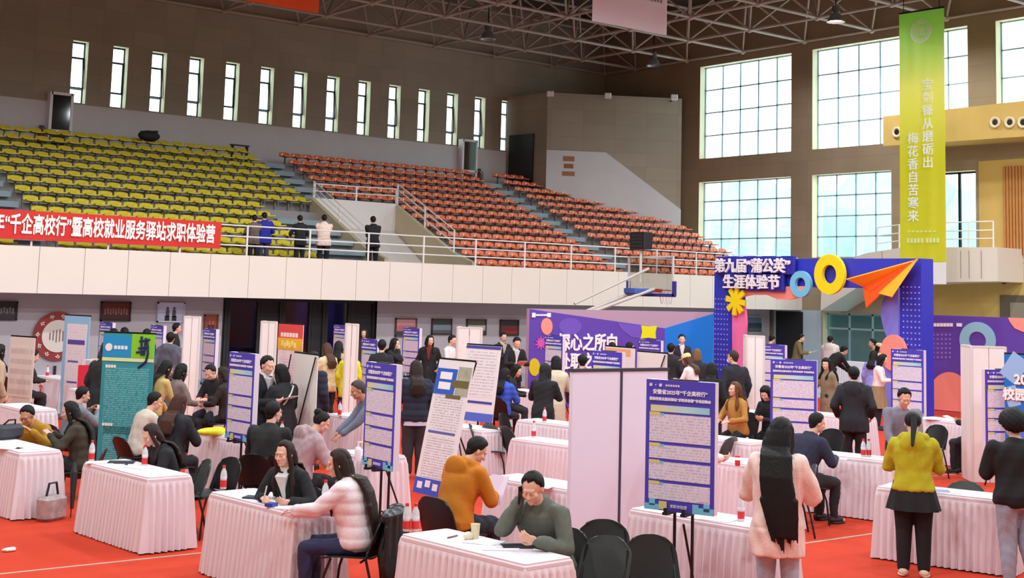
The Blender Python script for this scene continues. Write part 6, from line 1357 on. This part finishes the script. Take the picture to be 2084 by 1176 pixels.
# jacket over the chair of the padded jacket woman
o_ = PP['N2']; rz_ = o_['rz']; l_ = o_['o'].location; fw = Vector((-math.sin(rz_), math.cos(rz_), 0)); mb = MB(); rt = Vector((math.cos(rz_), math.sin(rz_), 0)); b_ = -fw*.33
mb.cap(b_-rt*.2+Vector((0, 0, .80)), b_+rt*.2+Vector((0, 0, .80)), .05, .05); mb.rings([[b_+rt*(x*w_)-fw*(y*.06+.02)+Vector((0, 0, z)) for x, y in [(math.cos(2*math.pi*i/18), math.sin(2*math.pi*i/18)) for i in range(18)]] for z, w_ in ((.83, .22), (.7, .26), (.5, .27), (.3, .25), (.24, .2))])
q = one('black_jacket', mb, mat((18, 18, 20), .28, .1, 12, .5, 9), 'black leather jacket hung over the chair behind the white padded jacket', 'jacket', None, l_); later(q, .013, 3, folds(.03, .16, 4))
# things held in hands
def held(name, lab, cat, c, d_, sx, sy, sz, col, nrm_, m=None):
    z_ = Vector(d_).normalized(); n_ = Vector(nrm_); n_ = (n_-z_*n_.dot(z_)).normalized(); x_ = n_.cross(z_); M = Matrix((x_, n_, z_)).transposed().to_4x4(); M.translation = c
    o = one(name, MB().box((0, 0, 0), (sx, sy, sz)), m or mat(col, .3), lab, cat); o.matrix_world = M; return o
UPV = Vector((0, 0, 1))
a_ = PP['N4']; c_ = a_['hd'](.098, .04, -.035) ; c_ = a_['R']+a_['dirR']*.07 
held('phone', 'black phone held to the ear of the man in grey green', 'phone', a_['hd'](.1, .03, -.05), a_['hd'](0, -.02, .1)-a_['hd'](0, .06, -.1), .07, .009, .14, (18, 18, 20), a_['hd'](1, 0, 0)-a_['hd'](0, 0, 0))
def front(k): rz_ = PP[k]['rz']; return Vector((-math.sin(rz_), math.cos(rz_), 0))
def midhand(k): return (PP[k]['L']+PP[k]['R'])/2
held('phone', 'phone in the hands of the woman in black at the second table', 'phone', midhand('A14')+front('A14')*.10+UPV*.05, UPV*.8+front('A14')*.5, .075, .009, .15, (30, 30, 36), front('A14')*-.5+UPV*.5)
held('phone', 'white phone in the hand of the woman in the white padded jacket', 'phone', PP['N2']['L']+PP['N2']['dirL']*.12+UPV*.025, front('N2'), .075, .009, .15, (236, 230, 236), UPV)
held('pen', 'pen in the hand of the woman writing in a black coat', 'pen', PP['N1']['R']+PP['N1']['dirR']*.1+UPV*.03, UPV+front('N1')*-.4, .01, .01, .15, (200, 190, 180), front('N1'))
held('paper_sheet', 'sheets held up by the man in the orange jacket', 'paper', midhand('N3')+front('N3')*.16+UPV*.03, UPV*.9+front('N3')*.45, .23, .006, .3, (232, 214, 236), front('N3'))
held('paper_sheet', 'paper held out beside the big blue info board', 'paper', PP['N8']['R']+PP['N8']['dirR']*.2-UPV*.02, front('N8'), .21, .004, .3, (240, 220, 238), UPV*.8-front('N8')*.3)
for k, nm in (('C8', 'the man reading before the purple wall'), ('F4', 'the person behind the tall white column'), ('B3', 'the man in the black suit'), ('B8', 'the woman in the camel coat'), ('E6', 'the person in the olive jacket')):
    held('paper_sheet', 'white paper in the hands of '+nm, 'paper', midhand(k)+front(k)*.13+UPV*.03, front(k)+UPV*.35, .21, .004, .29, (240, 232, 232), UPV)
q = PP['E10']; t = thing('handbag', 'cream handbag carried by the woman in the long beige coat', 'bag', q['R']-UPV*.42+front('E10')*.05, q['rz'])
obj('bag', MB().rbox((0, .06, .12), (.34, .14, .34), .05), mat((226, 204, 150), .6, .1, 9), t); obj('handle', MB().tube([(-.1, .06, .28), (-.06, .03, .44), (.06, .03, .44), (.1, .06, .28)], .01), mat((214, 190, 140), .6), t)
q = PP['E9']; fr2 = front('E9'); p_ = q['o'].location-fr2*.24; t = thing('backpack', 'black backpack on the back of the man in the tan top', 'backpack', (p_.x, p_.y, 1.02), q['rz'])
obj('pack', MB().rbox((0, 0, .2), (.32, .18, .46), .07), mat((26, 26, 28), .7), t); obj('pocket', MB().rbox((0, -.1, .1), (.24, .06, .2), .03), mat((34, 34, 36), .7), t)
q = at_z(16, 893, .762); t = thing('handbag', 'dark grey bag lying at the far end of the leftmost table', 'bag', q, R(20))
obj('bag', MB().rbox((0, 0, .09), (.38, .2, .18), .07), mat((58, 60, 66), .7), t); obj('handle', MB().tube([(-.09, 0, .17), (-.05, -.06, .24), (.05, -.06, .24), (.09, 0, .17)], .011), BLACK, t)
flush()
